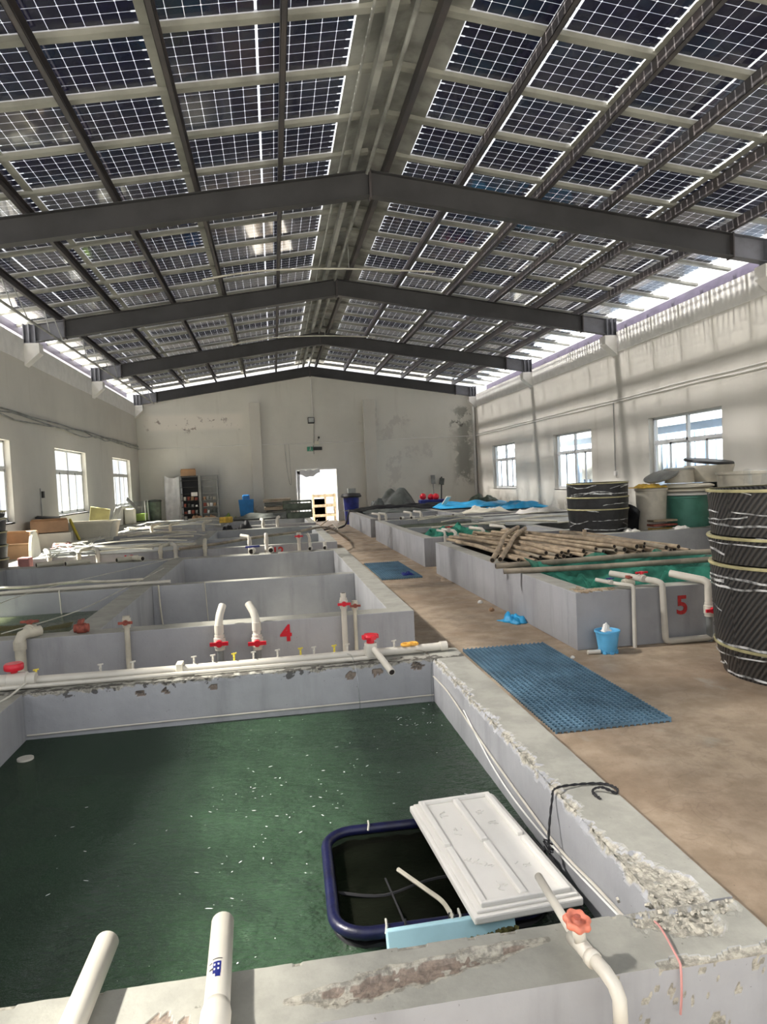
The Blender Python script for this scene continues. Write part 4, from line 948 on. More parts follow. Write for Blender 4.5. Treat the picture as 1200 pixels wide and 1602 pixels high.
# tank 5: nets, poles ---------------------------------------------------------
def netfn(u, v):
    x = 3.0+2.42*u; y = 6.43+1.84*v; z = .36+.62*max(0, .12-abs(nz(u*2.6+.5, v*2.0, 1.3)))**1.0*2.0+.05*nz(u*9, v*8, 2)
    e = max(abs(u-.5), abs(v-.5))*2; z += .20*max(0, e-.8)/.2
    return (x, y, min(z, .66))
q = MB().grid(netfn, 70, 50); tag(q.build('green_net', 'greennet', smooth='all'), 'sea green netting heaped in the front basin of tank 5', 'net')
q = MB().grid(lambda u, v: (3.0+2.44*u, 8.46+3.2*v, .50+.02*nz(u*6, v*6)), 20, 20); tag(q.build('black_net', 'blacknet', smooth='all'), 'black netting stretched under the heap of brown poles', 'net')
ORD = 'first second third fourth fifth sixth seventh eighth ninth tenth eleventh twelfth thirteenth fourteenth fifteenth sixteenth seventeenth eighteenth nineteenth twentieth twenty-first twenty-second'.split()
rp = random.Random(21); first = None
for i in range(37):
    lay = 0 if i < 22 else (1 if i < 33 else 2)
    if lay == 0: x = 3.05+(i/21.)*2.25
    elif lay == 1: x = 3.45+((i-22)/10.)*1.7
    else: x = 4.0+((i-33)/3.)*.8
    x += rp.uniform(-.03, .03); L = rp.uniform(2.8, 3.6); y0 = 8.30+rp.uniform(-.06, .35); dx = rp.uniform(-.5, .12)-.25*(lay); r = rp.uniform(.024, .035); z = .60+.052*lay
    if x+dx < 2.95: dx = 2.95-x
    p = smooth_path([(x, y0, z), (x+dx*.35, y0+L*.35, z+rp.uniform(-.005, .03)), (x+dx*.7, y0+L*.7, z+rp.uniform(0, .03)), (x+dx, y0+L, z+.01)], 3)
    q = MB().tube(p, r, 9); d = p[0]-p[1]; q.pipe_end(p[0], d, r, 9, 0, 1)
    tag(q.build('bamboo_pole', ['wood' if rp.random() < .7 else 'wood2', 'hole'], smooth=True), 'brown hollow pole, %s from the walkway, %s layer of the heap' % (ORD[i if lay == 0 else (i-22 if lay == 1 else i-33)], ('bottom', 'middle', 'top')[lay]), 'pole', 'brown poles heaped over tank 5')
def pole(label, pts, r, m_='wood2'):
    p = smooth_path(pts, 4); q = MB().tube(p, r, 10); q.pipe_end(p[0], p[0]-p[1], r, 10); q.pipe_end(p[-1], p[-1]-p[-2], r, 10)
    tag(q.build('pole', [m_, 'hole'], smooth=True), label, 'pole')
pole('long grey-brown pipe laid across tank 5 right before the pole ends', [(2.62, 8.17, .585), (3.5, 8.16, .59), (4.5, 8.18, .60), (5.55, 8.16, .59)], .035)
pole('long pale pipe laid across tank 5 over the green net', [(2.56, 7.70, .583), (3.4, 7.52, .59), (4.3, 7.36, .61), (5.1, 7.22, .625), (5.6, 7.12, .60)], .032)
pole('left one of two leaning pale pipes resting on the tank 5 side rim', [(2.70, 8.55, .61), (3.05, 9.3, .70), (3.45, 10.2, .78), (4.0, 11.2, .80)], .034, 'wood')
pole('right one of two leaning pale pipes resting on the tank 5 side rim', [(2.82, 8.60, .61), (3.15, 9.25, .68), (3.55, 10.1, .75), (4.05, 11.0, .79)], .034, 'wood')
pole('short brown stub standing upright among the poles', [(4.42, 9.55, .62), (4.42, 9.56, .84)], .028, 'wood')
# pipes before tank 5
t = thing('standpipe', (3.31, 6.14, 0), 'thin white pipe with blue and red valves, leftmost on the tank 5 front', 'pipe')
MB().tube([(3.31, 6.14, 0), (3.31, 6.14, .575), (3.295, 6.15, .592), (3.20, 6.26, .60), (3.07, 6.42, .625)], .02, 12).build('pipe', 'pvc', t, True); ball_valve(t, (3.16, 6.30, .612), .017, 'y', 'bluep')
t = thing('standpipe', (3.62, 6.13, 0), 'white pipe with red handle bent over the rim and along the floor at tank 5', 'pipe')
MB().tube([(4.5, 6.13, .035), (3.66, 6.13, .035), (3.63, 6.13, .045), (3.62, 6.13, .07), (3.60, 6.13, .58), (3.585, 6.14, .60), (3.55, 6.18, .615), (3.26, 6.50, .665)], .031, 14).build('pipe', 'pvc', t, True); ball_valve(t, (3.47, 6.27, .635), .026, 'y')
t = thing('standpipe', (4.08, 6.13, 0), 'thick white pipe elbowed over the rim beside the number 5', 'pipe')
q = MB().tube([(4.08, 6.13, .27), (4.08, 6.13, .54), (4.075, 6.14, .57), (4.05, 6.17, .59), (3.86, 6.42, .635)], .037, 14); q.pipe_end((3.86, 6.42, .635), (-.19, .25, .04), .037); q.build('pipe', ['pvc', 'hole'], t, True); ball_valve(t, (4.08, 6.13, .31), .033, 'z'); MB().tube([(4.08, 6.13, 0), (4.08, 6.13, .27)], .03, 12).build('lower_pipe', 'pvc_grey', t, True)
t = thing('shutoff_valve', (3.30, 6.36, .5), 'rusty red winged valve lying on the tank 5 rim', 'valve'); ball_valve(t, (3.36, 6.33, .59), .028, 'x', 'rust', 'pvc_old')
# pipes on the rows behind
def hook(label, x, y, z, r, dx, dy, hm=None, col='pvc'):
    t = thing('hooked_pipe', (x, y, 0), label, 'pipe'); p = [(x, y, 0), (x, y, z-.04), (x+dx*.15, y+dy*.15, z), (x+dx, y+dy, z+.02)]
    q = MB().tube(p, r, 10); q.pipe_end(p[-1], (dx, dy, .02), r); q.build('pipe', [col, 'hole'], t, True); MB().tube([(x, y, z-.14), (x, y, z-.07)], r*1.2, 10).build('coupling', col, t, True)
    if hm: ball_valve(t, (x+dx*.5, y+dy*.5, z+.012), r*.9, 'y', hm, col)
hook('left slim white pipe hooked over the middle right tank front', 3.16, 12.9, .66, .024, -.10, .2)
hook('white pipe with dark red valve hooked over the middle right tank front', 3.37, 12.9, .66, .034, -.20, .25, 'tile')
hook('white hooked pipe left of the crossed leaning pipes', 3.92, 12.9, .67, .032, -.22, .2)
hook('white hooked pipe just behind the crossed leaning pipes', 4.35, 12.9, .69, .032, -.22, .25)
t = thing('shutoff_valve', (3.75, 12.1, RIM), 'white valve with long red lever on the back rim of tank 5', 'valve'); ball_valve(t, (3.6, 11.85, RIM+.05), .04, 'x'); MB().tube([(3.7, 11.85, RIM+.05), (4.0, 11.6, RIM+.04)], .035, 10).build('pipe', 'pvc', t, True)
t = thing('shutoff_valve', (3.3, 11.9, RIM), 'white capped pipe stub on the back rim of tank 5', 'valve'); MB().tube([(3.25, 11.9, RIM+.04), (3.42, 11.85, RIM+.04)], .04, 10).build('pipe', 'pvc', t, True)
for i, (x, lb) in enumerate(((3.02, 'first'), (3.22, 'second'), (3.98, 'third'), (4.28, 'fourth'))): hook('%s white hooked pipe from the walkway on the far right tank front' % lb, x, 20.33, .68, .035, -.18, .2)
for x, lb in ((3.45, 'left'), (3.75, 'middle'), (4.45, 'right'), (4.95, 'rightmost')):
    t = thing('outlet_pipe', (x, 19.3, RIM), 'short white outlet lying on the far right tank rims, the %s one' % lb, 'pipe'); q = MB().tube([(x, 19.15, RIM+.045), (x+.1, 19.35, RIM+.045)], .045, 10); q.pipe_end((x, 19.15, RIM+.045), (-.1, -.2, 0), .045); q.build('pipe', ['pvc', 'hole'], t, True)
hook('white pipe with blue valve hooked left on the third left tank front', -.50, 13.33, .74, .036, -.16, .08, None)
t = thing('shutoff_valve', (-.42, 12.6, RIM-.1), 'white outlet with blue handle on the back rim of tank 4', 'valve'); q = MB().tube([(-.42, 11.78, RIM+.05), (-.40, 12.0, RIM+.05)], .05, 12); q.pipe_end((-.42, 11.78, RIM+.05), (0, -1, 0), .05); q.build('pipe', ['pvc', 'hole'], t, True); MB().beam((-.52, 11.9, RIM+.12), (-.28, 11.9, RIM+.125), .05, .03).build('handle', 'bluep', t)
standpipe('white pipe with leaning top right of the blue handled valve', -.19, 13.33, .76, .036, bend=(.0, .05, .05))
t = thing('outlet_pipe', (-.10, 11.85, RIM), 'open white outlet on the tank 4 back rim beside the leaning pipe', 'pipe'); q = MB().tube([(-.10, 11.75, RIM+.055), (-.10, 12.0, RIM+.055)], .045, 12); q.pipe_end((-.10, 11.75, RIM+.055), (0, -1, 0), .045); q.build('pipe', ['pvc', 'hole'], t, True)
standpipe('upright white pipe topped by a red valve on the third left tank front', .42, 13.33, .68, .034, valve=.70)
standpipe('slim pale pipe right of the red topped one, third left tank', .62, 13.33, .72, .024, bend=(-.04, .0, .06))
for x, lb in ((.55, 'left'), (.80, 'right')):
    t = thing('outlet_pipe', (x, 11.85, RIM), 'small white outlet at the right end of the tank 4 back rim, the %s one' % lb, 'pipe'); q = MB().tube([(x, 11.78, RIM+.04), (x+.02, 11.95, RIM+.04)], .035, 10); q.tube([(x+.01, 11.9, RIM+.05), (x+.01, 11.9, RIM+.13)], .03, 10); q.pipe_end((x, 11.78, RIM+.04), (0, -1, 0), .035); q.build('pipe', ['pvc', 'hole'], t, True)
hook('old grey-white pipe on the third left tank front near the long wall', -1.32, 13.33, .70, .035, .0, .1, None, 'pvc_old')
for i, (x, lb) in enumerate(((-4.05, 'first'), (-3.55, 'second'), (-3.22, 'third'), (-2.12, 'fourth'), (-1.85, 'fifth'))): hook('%s pale pipe from the left wall hooked over the third left tank front' % lb, x, 13.33, .66, .036, .18 if i % 2 else -.14, .25, None, 'pvc_old' if i % 2 else 'pvc')
for i, (x, y, dx, lb) in enumerate(((-3.75, 11.8, .35, 'leftmost'), (-3.30, 11.75, .3, 'second'), (-2.55, 11.85, .28, 'third'), (-2.15, 11.85, -.25, 'fourth'))):
    t = thing('outlet_pipe', (x, y, RIM), 'pale outlet pipe on the back rim left of the long wall, %s from the left' % lb, 'pipe'); q = MB().tube([(x, y-.12, RIM+.045), (x+dx, y+.12, RIM+.05)], .04, 10); q.pipe_end((x, y-.12, RIM+.045), (-dx, -.24, 0), .04); q.build('pipe', ['pvc_old', 'hole'], t, True)
hook('white hooked pipe on the far left tank front, left one', -.35, 20.13, .70, .045, -.05, .1); hook('white hooked pipe on the far left tank front, right one', .05, 20.13, .74, .045, .05, .1)
for i, x in enumerate((-3.4, -2.9, -2.0)): hook('%s pale hooked pipe on the far left tank front' % ('first', 'second', 'third')[i], x, 20.13, .72, .04, .2, .2, None, 'pvc_old')
# long hoses and lines
def hosepts(pts, z): return [(x, y, z) for x, y in pts]
rope('hose', 'long grey-beige hose snaking over the third left tank towards the doorway', hosepts([(-1.76, 13.2), (-1.07, 13.9), (-.43, 14.9), (.4, 15.85), (1.1, 17.1), (1.75, 18.5), (2.3, 19.9), (2.0, 22.5)], .60)[:5]+[(1.5, 17.9, .45), (2.0, 19.3, .05), (2.1, 21.5, .03)], .03, 'wood2', 'hose')
t = thing('cross_pipe', (-2.9, 8.75, RIM), 'straight white pipe laid over the divider left of the long wall', 'pipe'); MB().tube([(-4.35, 8.68, .575), (-1.3, 8.78, .575)], .022, 10).build('pipe', 'pvc', t, True)
rope('hose', 'wavy white hose hanging behind the straight cross pipe', [(-4.3, 9.3, .575), (-3.6, 9.25, .575), (-3.0, 9.05, .585), (-2.75, 9.3, .57), (-2.4, 9.12, .60), (-2.1, 9.05, .59), (-1.7, 9.2, .572)], .018, 'pvc_old', 'hose')
rope('string', 'pale string slanting across the water left of the long wall', [(-3.2, 7.2, .45), (-2.9, 8.6, .56), (-2.2, 10.4, .57), (-1.6, 11.9, .57)], .005, 'rope_pale', 'string')
rope('string', 'second pale string slanting near the long wall', [(-2.3, 6.2, .56), (-2.0, 7.4, .52), (-1.75, 9.0, .56), (-1.62, 10.4, .565)], .005, 'rope_pale', 'string')
rope('drop_line', 'thin pale line dropping from the cross pipe into the basin', [(-2.55, 8.66, .57), (-2.52, 8.60, .30), (-2.50, 8.6, .13)], .008, 'rope_pale', 'string')
rope('drop_line', 'thin pale hose down the divider wall of tank 4', [(-1.42, 8.63, .56), (-1.41, 8.62, .3), (-1.39, 8.62, .05)], .01, 'pvc_old', 'hose')
rope('drop_line', 'thin grey line down the middle of the tank 4 divider wall', [(-.88, 8.63, .56), (-.87, 8.62, .3), (-.86, 8.62, .03)], .005, 'pvc_old', 'hose')
crumple('floating_scum', 'greenish scum patches on the water left of the long wall', 'algae', -2.8, 7.4, 1.5, 1.6, .02, 'algae', 8, 26, base=.288)
t = thing('shutoff_valve', (-1.75, 6.05, RIM), 'rusty red valve lying on the tank 4 rim at the foot of the long wall', 'valve'); ball_valve(t, (-1.62, 6.03, .59), .028, 'x', 'rust', 'rust')
rl = random.Random(12)
for i in range(16):
    y = 13.8+i*.55 if i < 9 else 20.4+(i-9)*.85; x = rl.uniform(-4.1, -2.6); L = rl.uniform(1.2, 2.2); a = rl.uniform(-.7, .7)
    xe = min(x+L*math.cos(a), -1.6); ye = y+L*math.sin(a)*.9
    if i < 9: ye = min(max(ye, 13.5), 18.8)
    else: ye = min(max(ye, 20.3), 26.1)
    q = MB().tube(smooth_path([(x, y, RIM+.03+rl.uniform(0, .04)), ((x+xe)/2, (y+ye)/2+rl.uniform(-.1, .1), RIM+.05+rl.uniform(0, .05)), (xe, ye, RIM+.03)]), rl.uniform(.012, .028), 8)
    nm = 'third' if i < 9 else 'farthest'
    tag(q.build('loose_pipe', 'pvc' if rl.random() < .5 else 'pvc_old', smooth=True), 'pale loose pipe on the %s left tank, %s from the camera' % (nm, ORD[i if i < 9 else i-9]), 'pipe', 'loose pipes on the %s left tank' % nm)

# clutter on the left ledge -----------------------------------------------------
def carton(label, x, y, z, sx, sy, sz, rot=0., m_='card', flap=True, name='cardboard_box', cat='box'):
    t = thing(name, (x, y, z), label, cat); R_ = Matrix.Rotation(rot, 3, 'Z')
    def P(a, b, c_): return Vector((x, y, z)) + R_ @ Vector((a, b, c_))
    q = MB(); hx_, hy_ = sx/2, sy/2; w_ = .008
    for (cx_, cy_, a, b) in ((0, -hy_, sx, w_), (0, hy_, sx, w_), (-hx_, 0, w_, sy), (hx_, 0, w_, sy)): q.obox(P(cx_, cy_, sz/2), (a, b, sz), (0, 0, rot))
    q.obox(P(0, 0, .006), (sx, sy, .01), (0, 0, rot)); q.build('body', m_, t)
    if flap:
        q = MB(); q.obox(P(0, -hy_-.06, sz+.02), (sx*.95, .14, .006), (-.35, 0, rot)); q.obox(P(0, hy_*.5, sz+.004), (sx*.95, hy_, .006), (.08, 0, rot)); q.obox(P(0, -hy_*.45, sz+.0), (sx*.92, hy_, .006), (-.12, 0, rot)); q.build('flap', m_, t)
    return t
carton('lower brown cardboard box nearest the black drums on the left ledge', -4.98, 14.6, .48, .6, .5, .26, .1)
carton('upper crushed brown cardboard box on top of the lower one', -5.0, 14.65, .76, .58, .46, .22, -.05)
carton('brown cardboard box standing on a grey box under the left window', -5.0, 16.6, .86, .75, .55, .26, .3, flap=True)
carton('grey box beneath the brown one on the left ledge', -4.95, 16.6, .48, .8, .6, .36, .2, 'cream', False)
t = thing('foam_disc', (-4.66, 14.4, .48), 'cream half-round foam panel leaning on the cardboard boxes', 'panel')
q = MB(); n = 20; pts = [(-4.62+.0*k_, 14.15+.55*(1-math.cos(PI*k_/n))*.5, .49+.52*math.sin(PI*k_/n)) for k_ in range(n+1)]
q.add([Vector(p) for p in pts]+[Vector(p)+Vector((-.05, 0, 0)) for p in pts], [tuple(range(n+1)), tuple(range(2*n+1, n, -1))]+[(i, i+n+1, (i+1) % (n+1)+n+1, (i+1) % (n+1)) for i in range(n+1)]); q.build('panel', 'cream', t)
t = thing('storage_tub', (-4.55, 18.6, .48), 'big cream rectangular plastic tub under the second left window', 'tub')
q = MB(); q.add([(-5.15, 18.2, .48), (-4.1, 18.2, .48), (-4.1, 19.0, .48), (-5.15, 19.0, .48), (-5.3, 18.1, .95), (-4.0, 18.1, .95), (-4.0, 19.1, .95), (-5.3, 19.1, .95)], [(0, 3, 2, 1), (0, 1, 5, 4), (1, 2, 6, 5), (2, 3, 7, 6), (3, 0, 4, 7)]); q.build('body', 'cream', t, solid=.02)
q = MB()
for a, b in (((-5.3, 18.1), (-4, 18.1)), ((-4, 18.1), (-4, 19.1)), ((-4, 19.1), (-5.3, 19.1)), ((-5.3, 19.1), (-5.3, 18.1))): q.beam((a[0], a[1], .95), (b[0], b[1], .95), .05, .03)
q.build('rim', 'cream', t)
tag(MB().obox((-4.78, 17.75, .82), (.05, .9, .08), (0.55, 0, .5)).build('yellow_strip', 'yellow', bevel=.01), 'bright yellow strip leaning between the grey box and the cream tub', 'strip')
mat['ochre'] = M('faded_ochre_board', (.42, .38, .16), .7)
tag(MB().obox((-4.7, 19.9, 1.02), (.5, .05, .55), (.35, .2, .1)).build('yellow_board', 'ochre', bevel=.01), 'dull yellow board leaning behind the cream tub', 'board')
tag(MB().obox((-4.35, 20.1, 1.0), (.06, .5, .60), (.1, .45, 0)).build('grey_board', 'galv', bevel=.01), 'dark grey board leaning behind the yellow one', 'board')
tag(MB().obox((-5.2, 17.2, 1.16), (.5, .4, .04), (.05, .1, .2)).build('dark_lid', 'darkgrey', bevel=.01), 'dark lid lying on top of the brown cardboard box', 'lid')
crumple('rag_heap', 'pinkish rag heap on the left ledge before the tangled pipes', 'rag', -4.5, 15.8, .4, .5, .16, 'rope_pink', 4, 16, base=RIM)
for i, (x, y, m_, lb) in enumerate(((-4.1, 16.2, 'rope_pale', 'tangle of pale rope on the left rims beside the cardboard'), (-3.7, 21.5, 'rope_pale', 'tangle of pale hose on the far left tank'), (-3.9, 13.6, 'galv', 'tangle of grey cord on the third left tank rim'))):
    rt = random.Random(i); q = MB(); pts = [(x+rt.gauss(0, .28), y+rt.gauss(0, .5), RIM+.02+rt.random()*.10) for _ in range(26)]; q.tube(smooth_path(pts, 5), .011, 5); tag(q.build('rope_tangle', m_, smooth=True), lb, 'rope')
tag(MB().box(-4.45, 12.9, .0, -4.25, 13.1, .62).build('pink_block', 'rope_pink', bevel=.02), 'pinkish block standing by the left drums', 'block')
# far left corner
t = thing('fish_aquarium', (-5.35, 28.2, .48), 'small aquarium with lime green water in the far left corner', 'aquarium')
MB().box(-5.45, 27.9, .52, -4.92, 28.5, .80).build('water', 'lime', t); MB().box(-5.46, 27.88, .80, -4.90, 28.52, 1.28).build('glass_box', 'pane', t); MB().box(-5.47, 27.86, .48, -4.88, 28.54, .53).build('base', 'darkgrey', t)
q = MB()
for x in (-5.46, -4.91):
    for y in (27.88, 28.5): q.box(x-.012, y-.012, .5, x+.012, y+.012, 1.3)
q.build('corner_bar', 'ring', t)
tag(MB().obox((-5.22, 26.95, 1.24), (.05, .5, .5), (.2, -.7, 0)).build('tilted_panel', 'galv', bevel=.01), 'grey lid tilted up beside the far left window', 'lid')
tag(MB().box(-5.45, 26.7, .48, -5.1, 27.1, 1.05).build('cream_can', 'cream', bevel=.04), 'cream can at the foot of the far left window', 'can')
t = thing('dark_bin', (-4.74, 28.9, .48), 'dark green-black bin beside the aquarium', 'bin'); MB().lathe([(.01, .48), (.22, .48), (.25, 1.22), (.23, 1.29), (.01, 1.31)], (-4.70, 28.9, 0), 20).build('body', 'olive', t, True); MB().lathe([(.235, 1.22), (.265, 1.22), (.265, 1.27), (.235, 1.27)], (-4.70, 28.9, 0), 20).build('rim', 'darkgrey', t, True)
q = MB().grid(lambda u, v: (-4.42+.66*u+.05*math.sin(v*3)*(u-.5), 29.95-.10*(1-v)-.09*math.sin(u*9+v*2)*.6, 2.25-2.2*v-.12*math.sin(u*PI)*(1-v)), 24, 24); tag(q.build('plastic_sheet', 'sheetw', smooth='all'), 'translucent white plastic sheet hanging left of the wire rack', 'sheet')
t = thing('wire_rack', (-3.05, 29.8, 0), 'tall grey wire rack full of odds and ends at the back wall', 'rack')
q = MB()
for x in (-3.78, -3.03, -2.98, -2.30):
    for y in (29.55, 30.1): MB().box(x-.02, y-.02, 0, x+.02, y+.02, 2.2).build('post', 'galv', t)
for x0, x1 in ((-3.78, -3.03), (-2.98, -2.30)):
    for z in (.35, .62, .9, 1.17, 1.44, 1.72, 2.0, 2.17):
        q = MB().box(x0, 29.55, z, x1, 30.1, z+.02); q.build('shelf', 'darkgrey' if x0 < -3.2 else 'galv', t)
MB().box(-3.8, 30.14, .1, -3.03, 30.16, 2.15).build('back_panel', 'darkgrey', t)
rk = random.Random(2); G = ['galv', 'tarpgrey', 'card', 'rust', 'ring', 'beige']
for x0, x1 in ((-3.7, -3.1), (-2.9, -2.38)):
    for z in (.37, .64, .92, 1.19):
        for k_ in range(4):
            s = rk.uniform(.07, .12); sh = ('lowest', 'second lowest', 'third lowest', 'fourth lowest')[round((z-.37)/.27)]; x = x0+(x1-x0)*(k_+.5)/4; tag(MB().box(x-s*.5, 29.62, z, x+s*.5, 29.62+s*1.6, z+s*rk.uniform(.8, 1.6)).build('small_box', rk.choice(G), bevel=.01), 'small dusty box, %s from left, %s shelf, %s rack bay' % (ORD[k_], sh, 'left' if x0 < -3.2 else 'right'), 'box', 'odds and ends on the wire rack')
carton('brown open carton on top of the wire rack', -3.45, 29.8, 2.2, .6, .4, .24, .1)
tag(MB().box(-3.35, 29.53, 1.36, -3.1, 29.545, 1.52).build('paper_label', 'ring'), 'white paper label hanging on the wire rack', 'paper')
crumple('sack_heap', 'dusty pink-brown sacks at the foot of the wire rack', 'sack', -2.9, 29.2, 1.5, .6, .75, 'card', 2, 24)
mat['binblue'] = M('mid_blue_plastic', (.02, .19, .50), .4)
t = thing('blue_bin', (-1.13, 29.5, 0), 'bright blue plastic bin against the back wall pilaster', 'bin')
MB().add([(-1.36, 29.3, 0), (-.92, 29.3, 0), (-.92, 29.7, 0), (-1.36, 29.7, 0), (-1.45, 29.2, 1.12), (-.86, 29.2, 1.12), (-.86, 29.8, 1.12), (-1.45, 29.8, 1.12)], [(0, 3, 2, 1), (0, 1, 5, 4), (1, 2, 6, 5), (2, 3, 7, 6), (3, 0, 4, 7)]).build('body', 'binblue', t, solid=.02)
MB().box(-1.3, 29.3, 1.05, -1.0, 29.7, 1.32).build('bag', 'binblue', t, bevel=.05)
crumple('tarp', 'lime yellow cloth heaped left of the blue bin', 'cloth', -1.75, 28.9, .9, .6, .30, 'lime', 7, 18, base=.2)
t = thing('crate_stack', (-.1, 29.3, 0), 'stack of flat dark crates against the back wall', 'crates')
for k_ in range(7): MB().box(-.40+random.uniform(-.05, .05), 28.9, .02+.16*k_, .62+random.uniform(-.08, .08), 29.6, .14+.16*k_).build('crate', 'tarpgrey' if k_ % 2 else 'wood2', t, bevel=.01)
def basket(label, x, y, z, sx, sy, h):
    t = thing('mesh_basket', (x, y, z), label, 'basket')
    q = MB(); a, b = sx/2, sy/2
    for zz, w_ in ((0, .03), (h*.45, .04), (h-.05, .05)):
        q.box(x-a, y-b, z+zz, x+a, y-b+.02, z+zz+w_); q.box(x-a, y+b-.02, z+zz, x+a, y+b, z+zz+w_); q.box(x-a, y-b, z+zz, x-a+.02, y+b, z+zz+w_); q.box(x+a-.02, y-b, z+zz, x+a, y+b, z+zz+w_)
    for k_ in range(9):
        xx = x-a+(sx-.02)*k_/8; q.box(xx, y-b, z, xx+.02, y-b+.015, z+h*.45); q.box(xx, y+b-.015, z, xx+.02, y+b, z+h)
    q.box(x-a, y-b, z, x-a+.03, y-b+.03, z+h); q.box(x+a-.03, y-b, z, x+a, y-b+.03, z+h)
    q.build('frame', 'olive', t); MB().box(x-a+.01, y-b+.006, z+.02, x+a-.01, y-b+.012, z+h*.48).build('side_mesh', 'olive', t); MB().box(x-a+.02, y-b+.02, z, x+a-.02, y+b-.02, z+.02).build('bottom', 'olive', t); MB().box(x-a+.04, y-b+.03, z+.02, x+a-.04, y+b-.04, z+h*.5).build('folded_net', 'tarpgrey', t)
basket('lower olive mesh basket on the far left tank rim beside the walkway', .80, 23.45, RIM+.005-.0, .85, .6, .30)
basket('upper olive mesh basket stacked on the other one, by the walkway', .74, 23.4, RIM+.32, .95, .6, .26)
crumple('tarp', 'black and white tarp bundled on the far left tank front', 'tarp', -1.0, 19.5, 1.6, .9, .75, 'black', 6, 24)
crumple('tarp', 'grey-green tarp spread over the far left tank', 'tarp', -.3, 25.0, 2.3, 2.0, .18, 'tarpgrey', 1, 30, base=RIM)
tag(MB().box(-1.75, 22.6, RIM, -1.35, 22.9, RIM+.18).build('yellow_box', 'yellowcloth', bevel=.02), 'small orange-yellow box on the far left tank rim', 'box')
# doorway clutter
q = MB().grid(lambda u, v: (1.0+1.0*u, 30.2, 2.25-(.10+.20*math.sin(PI*u))*v-.02*math.sin(u*20)), 20, 6); tag(q.build('door_drape', 'sheetw', smooth='all', solid=.004), 'pale plastic drape sagging across the top of the doorway', 'drape')
q = MB().grid(lambda u, v: (1.0+.14*u*(1-.5*v), 30.2, 2.2-1.9*v), 4, 12); tag(q.build('door_drape', 'sheetw', smooth='all', solid=.004), 'narrow plastic strip hanging down the left door jamb', 'drape')
rd = random.Random(8)
for i in range(9):
    x = rd.uniform(1.3, 2.6); y = 23+i*.6; a = rd.uniform(-1, 1)
    tag(MB().tube([(x, y, .03), (x+math.sin(a)*rd.uniform(.8, 1.6), y+math.cos(a)*1.2, .05+rd.random()*.25)], .018, 6).build('timber_stick', 'wood' if i % 2 else 'pvc_old', smooth=True), 'thin stick in the doorway litter, %s from the camera' % ORD[i], 'stick', 'sticks before the doorway')
rope('black_cable', 'thick black cable looping up beside the doorway litter', [(1.5, 24.0, .05), (1.8, 24.6, .04), (2.4, 24.8, .1), (2.62, 25.2, .5), (2.7, 25.8, .62)], .03, 'black', 'cable')
t = thing('blue_tub', (2.98, 27.4, 0), 'dark blue tub with black lid right of the doorway', 'tub')
MB().lathe([(.01, 0), (.26, 0), (.32, 1.05), (.01, 1.05)], (2.98, 27.4, 0), 20).build('body', 'bluep', t, True); MB().lathe([(.01, 1.05), (.40, 1.05), (.42, 1.1), (.36, 1.2), (.01, 1.22)], (2.98, 27.4, 0), 20).build('lid', 'darkgrey', t, True)
MB().box(2.85, 27.1, 1.22, 3.15, 27.35, 1.40).build('box', 'galv', t)
def heap(name, label, cat, x, y, z, sx, sy, h, m_, seed=1):
    q = MB()
    def fn(u, v):
        r = math.hypot((u-.5)*2, (v-.5)*2); e = max(0., 1-r**2.4)
        return (x+(u-.5)*sx, y+(v-.5)*sy, z+h*e*(1+.35*nz(u*4, v*4, seed))+.05*abs(nz(u*11, v*11, seed))*min(1, e*3))
    q.grid(fn, 30, 30); return tag(q.build(name, m_, smooth='all'), label, cat)
heap('tarp_heap', 'tall dark grey tarp heap before the back wall', 'tarp', 5.0, 28.3, 0, 2.0, 1.6, 1.25, 'tarpgrey', 3)
heap('net_heap', 'dark net heap left of the tall grey tarp', 'net', 3.95, 26.85, 0, .9, .7, .95, 'tarpgrey', 9)
crumple('tarp', 'black tarp sagging over the back of the far right tank', 'tarp', 4.9, 25.9, 4.6, 1.6, .22, 'black', 2, 36, base=RIM+.02)
crumple('tarp', 'bright blue tarp spread over the far right tank', 'tarp', 7.2, 24.8, 3.0, 2.2, .28, 'tarpblue', 5, 36, base=RIM+.03, sharp=2.5)
crumple('tarp', 'second bright blue tarp before the far right window', 'tarp', 8.0, 22.4, 1.6, 1.5, .25, 'tarpblue', 11, 26, base=RIM+.01, sharp=3)
crumple('tarp', 'olive green net on the blue tarp', 'net', 7.9, 25.8, 1.2, .5, .32, 'olive', 3, 16, base=RIM+.12)
crumple('tarp', 'pale cloth hanging over the far right tank rim', 'cloth', 6.4, 21.0, 1.3, .7, .2, 'cream', 13, 18, base=RIM)
crumple('tarp', 'grey tarp sheet over the left basin of the far right tank', 'tarp', 4.2, 24.3, 2.2, 1.7, .16, 'tarpgrey', 4, 26, base=RIM)
crumple('rag_heap', 'white rags on the rim below the middle right window', 'rag', 7.6, 19.2, 1.6, .5, .18, 'foam', 6, 18, base=RIM)
tag(MB().obox((6.03, 24.2, .86), (.16, .05, .62), (1.1, 0, .1)).build('pale_strip', 'cream', bevel=.01), 'upright cream strip across the blue tarp', 'strip')
crumple('green_net', 'bright green net bundled in the middle right tank', 'net', 3.75, 14.2, 1.3, 1.5, .26, 'greennet', 14, 40, base=.45, sharp=5)
t = thing('blue_tray', (6.35, 28.2, 0), 'blue tray of red balls at the foot of the back wall', 'tray'); MB().box(5.9, 28.0, .6, 7.0, 28.5, .78).build('tray', 'bluep', t, bevel=.03); MB().box(6.0, 28.05, 0, 6.9, 28.45, .6).build('stand', 'tarpgrey', t)
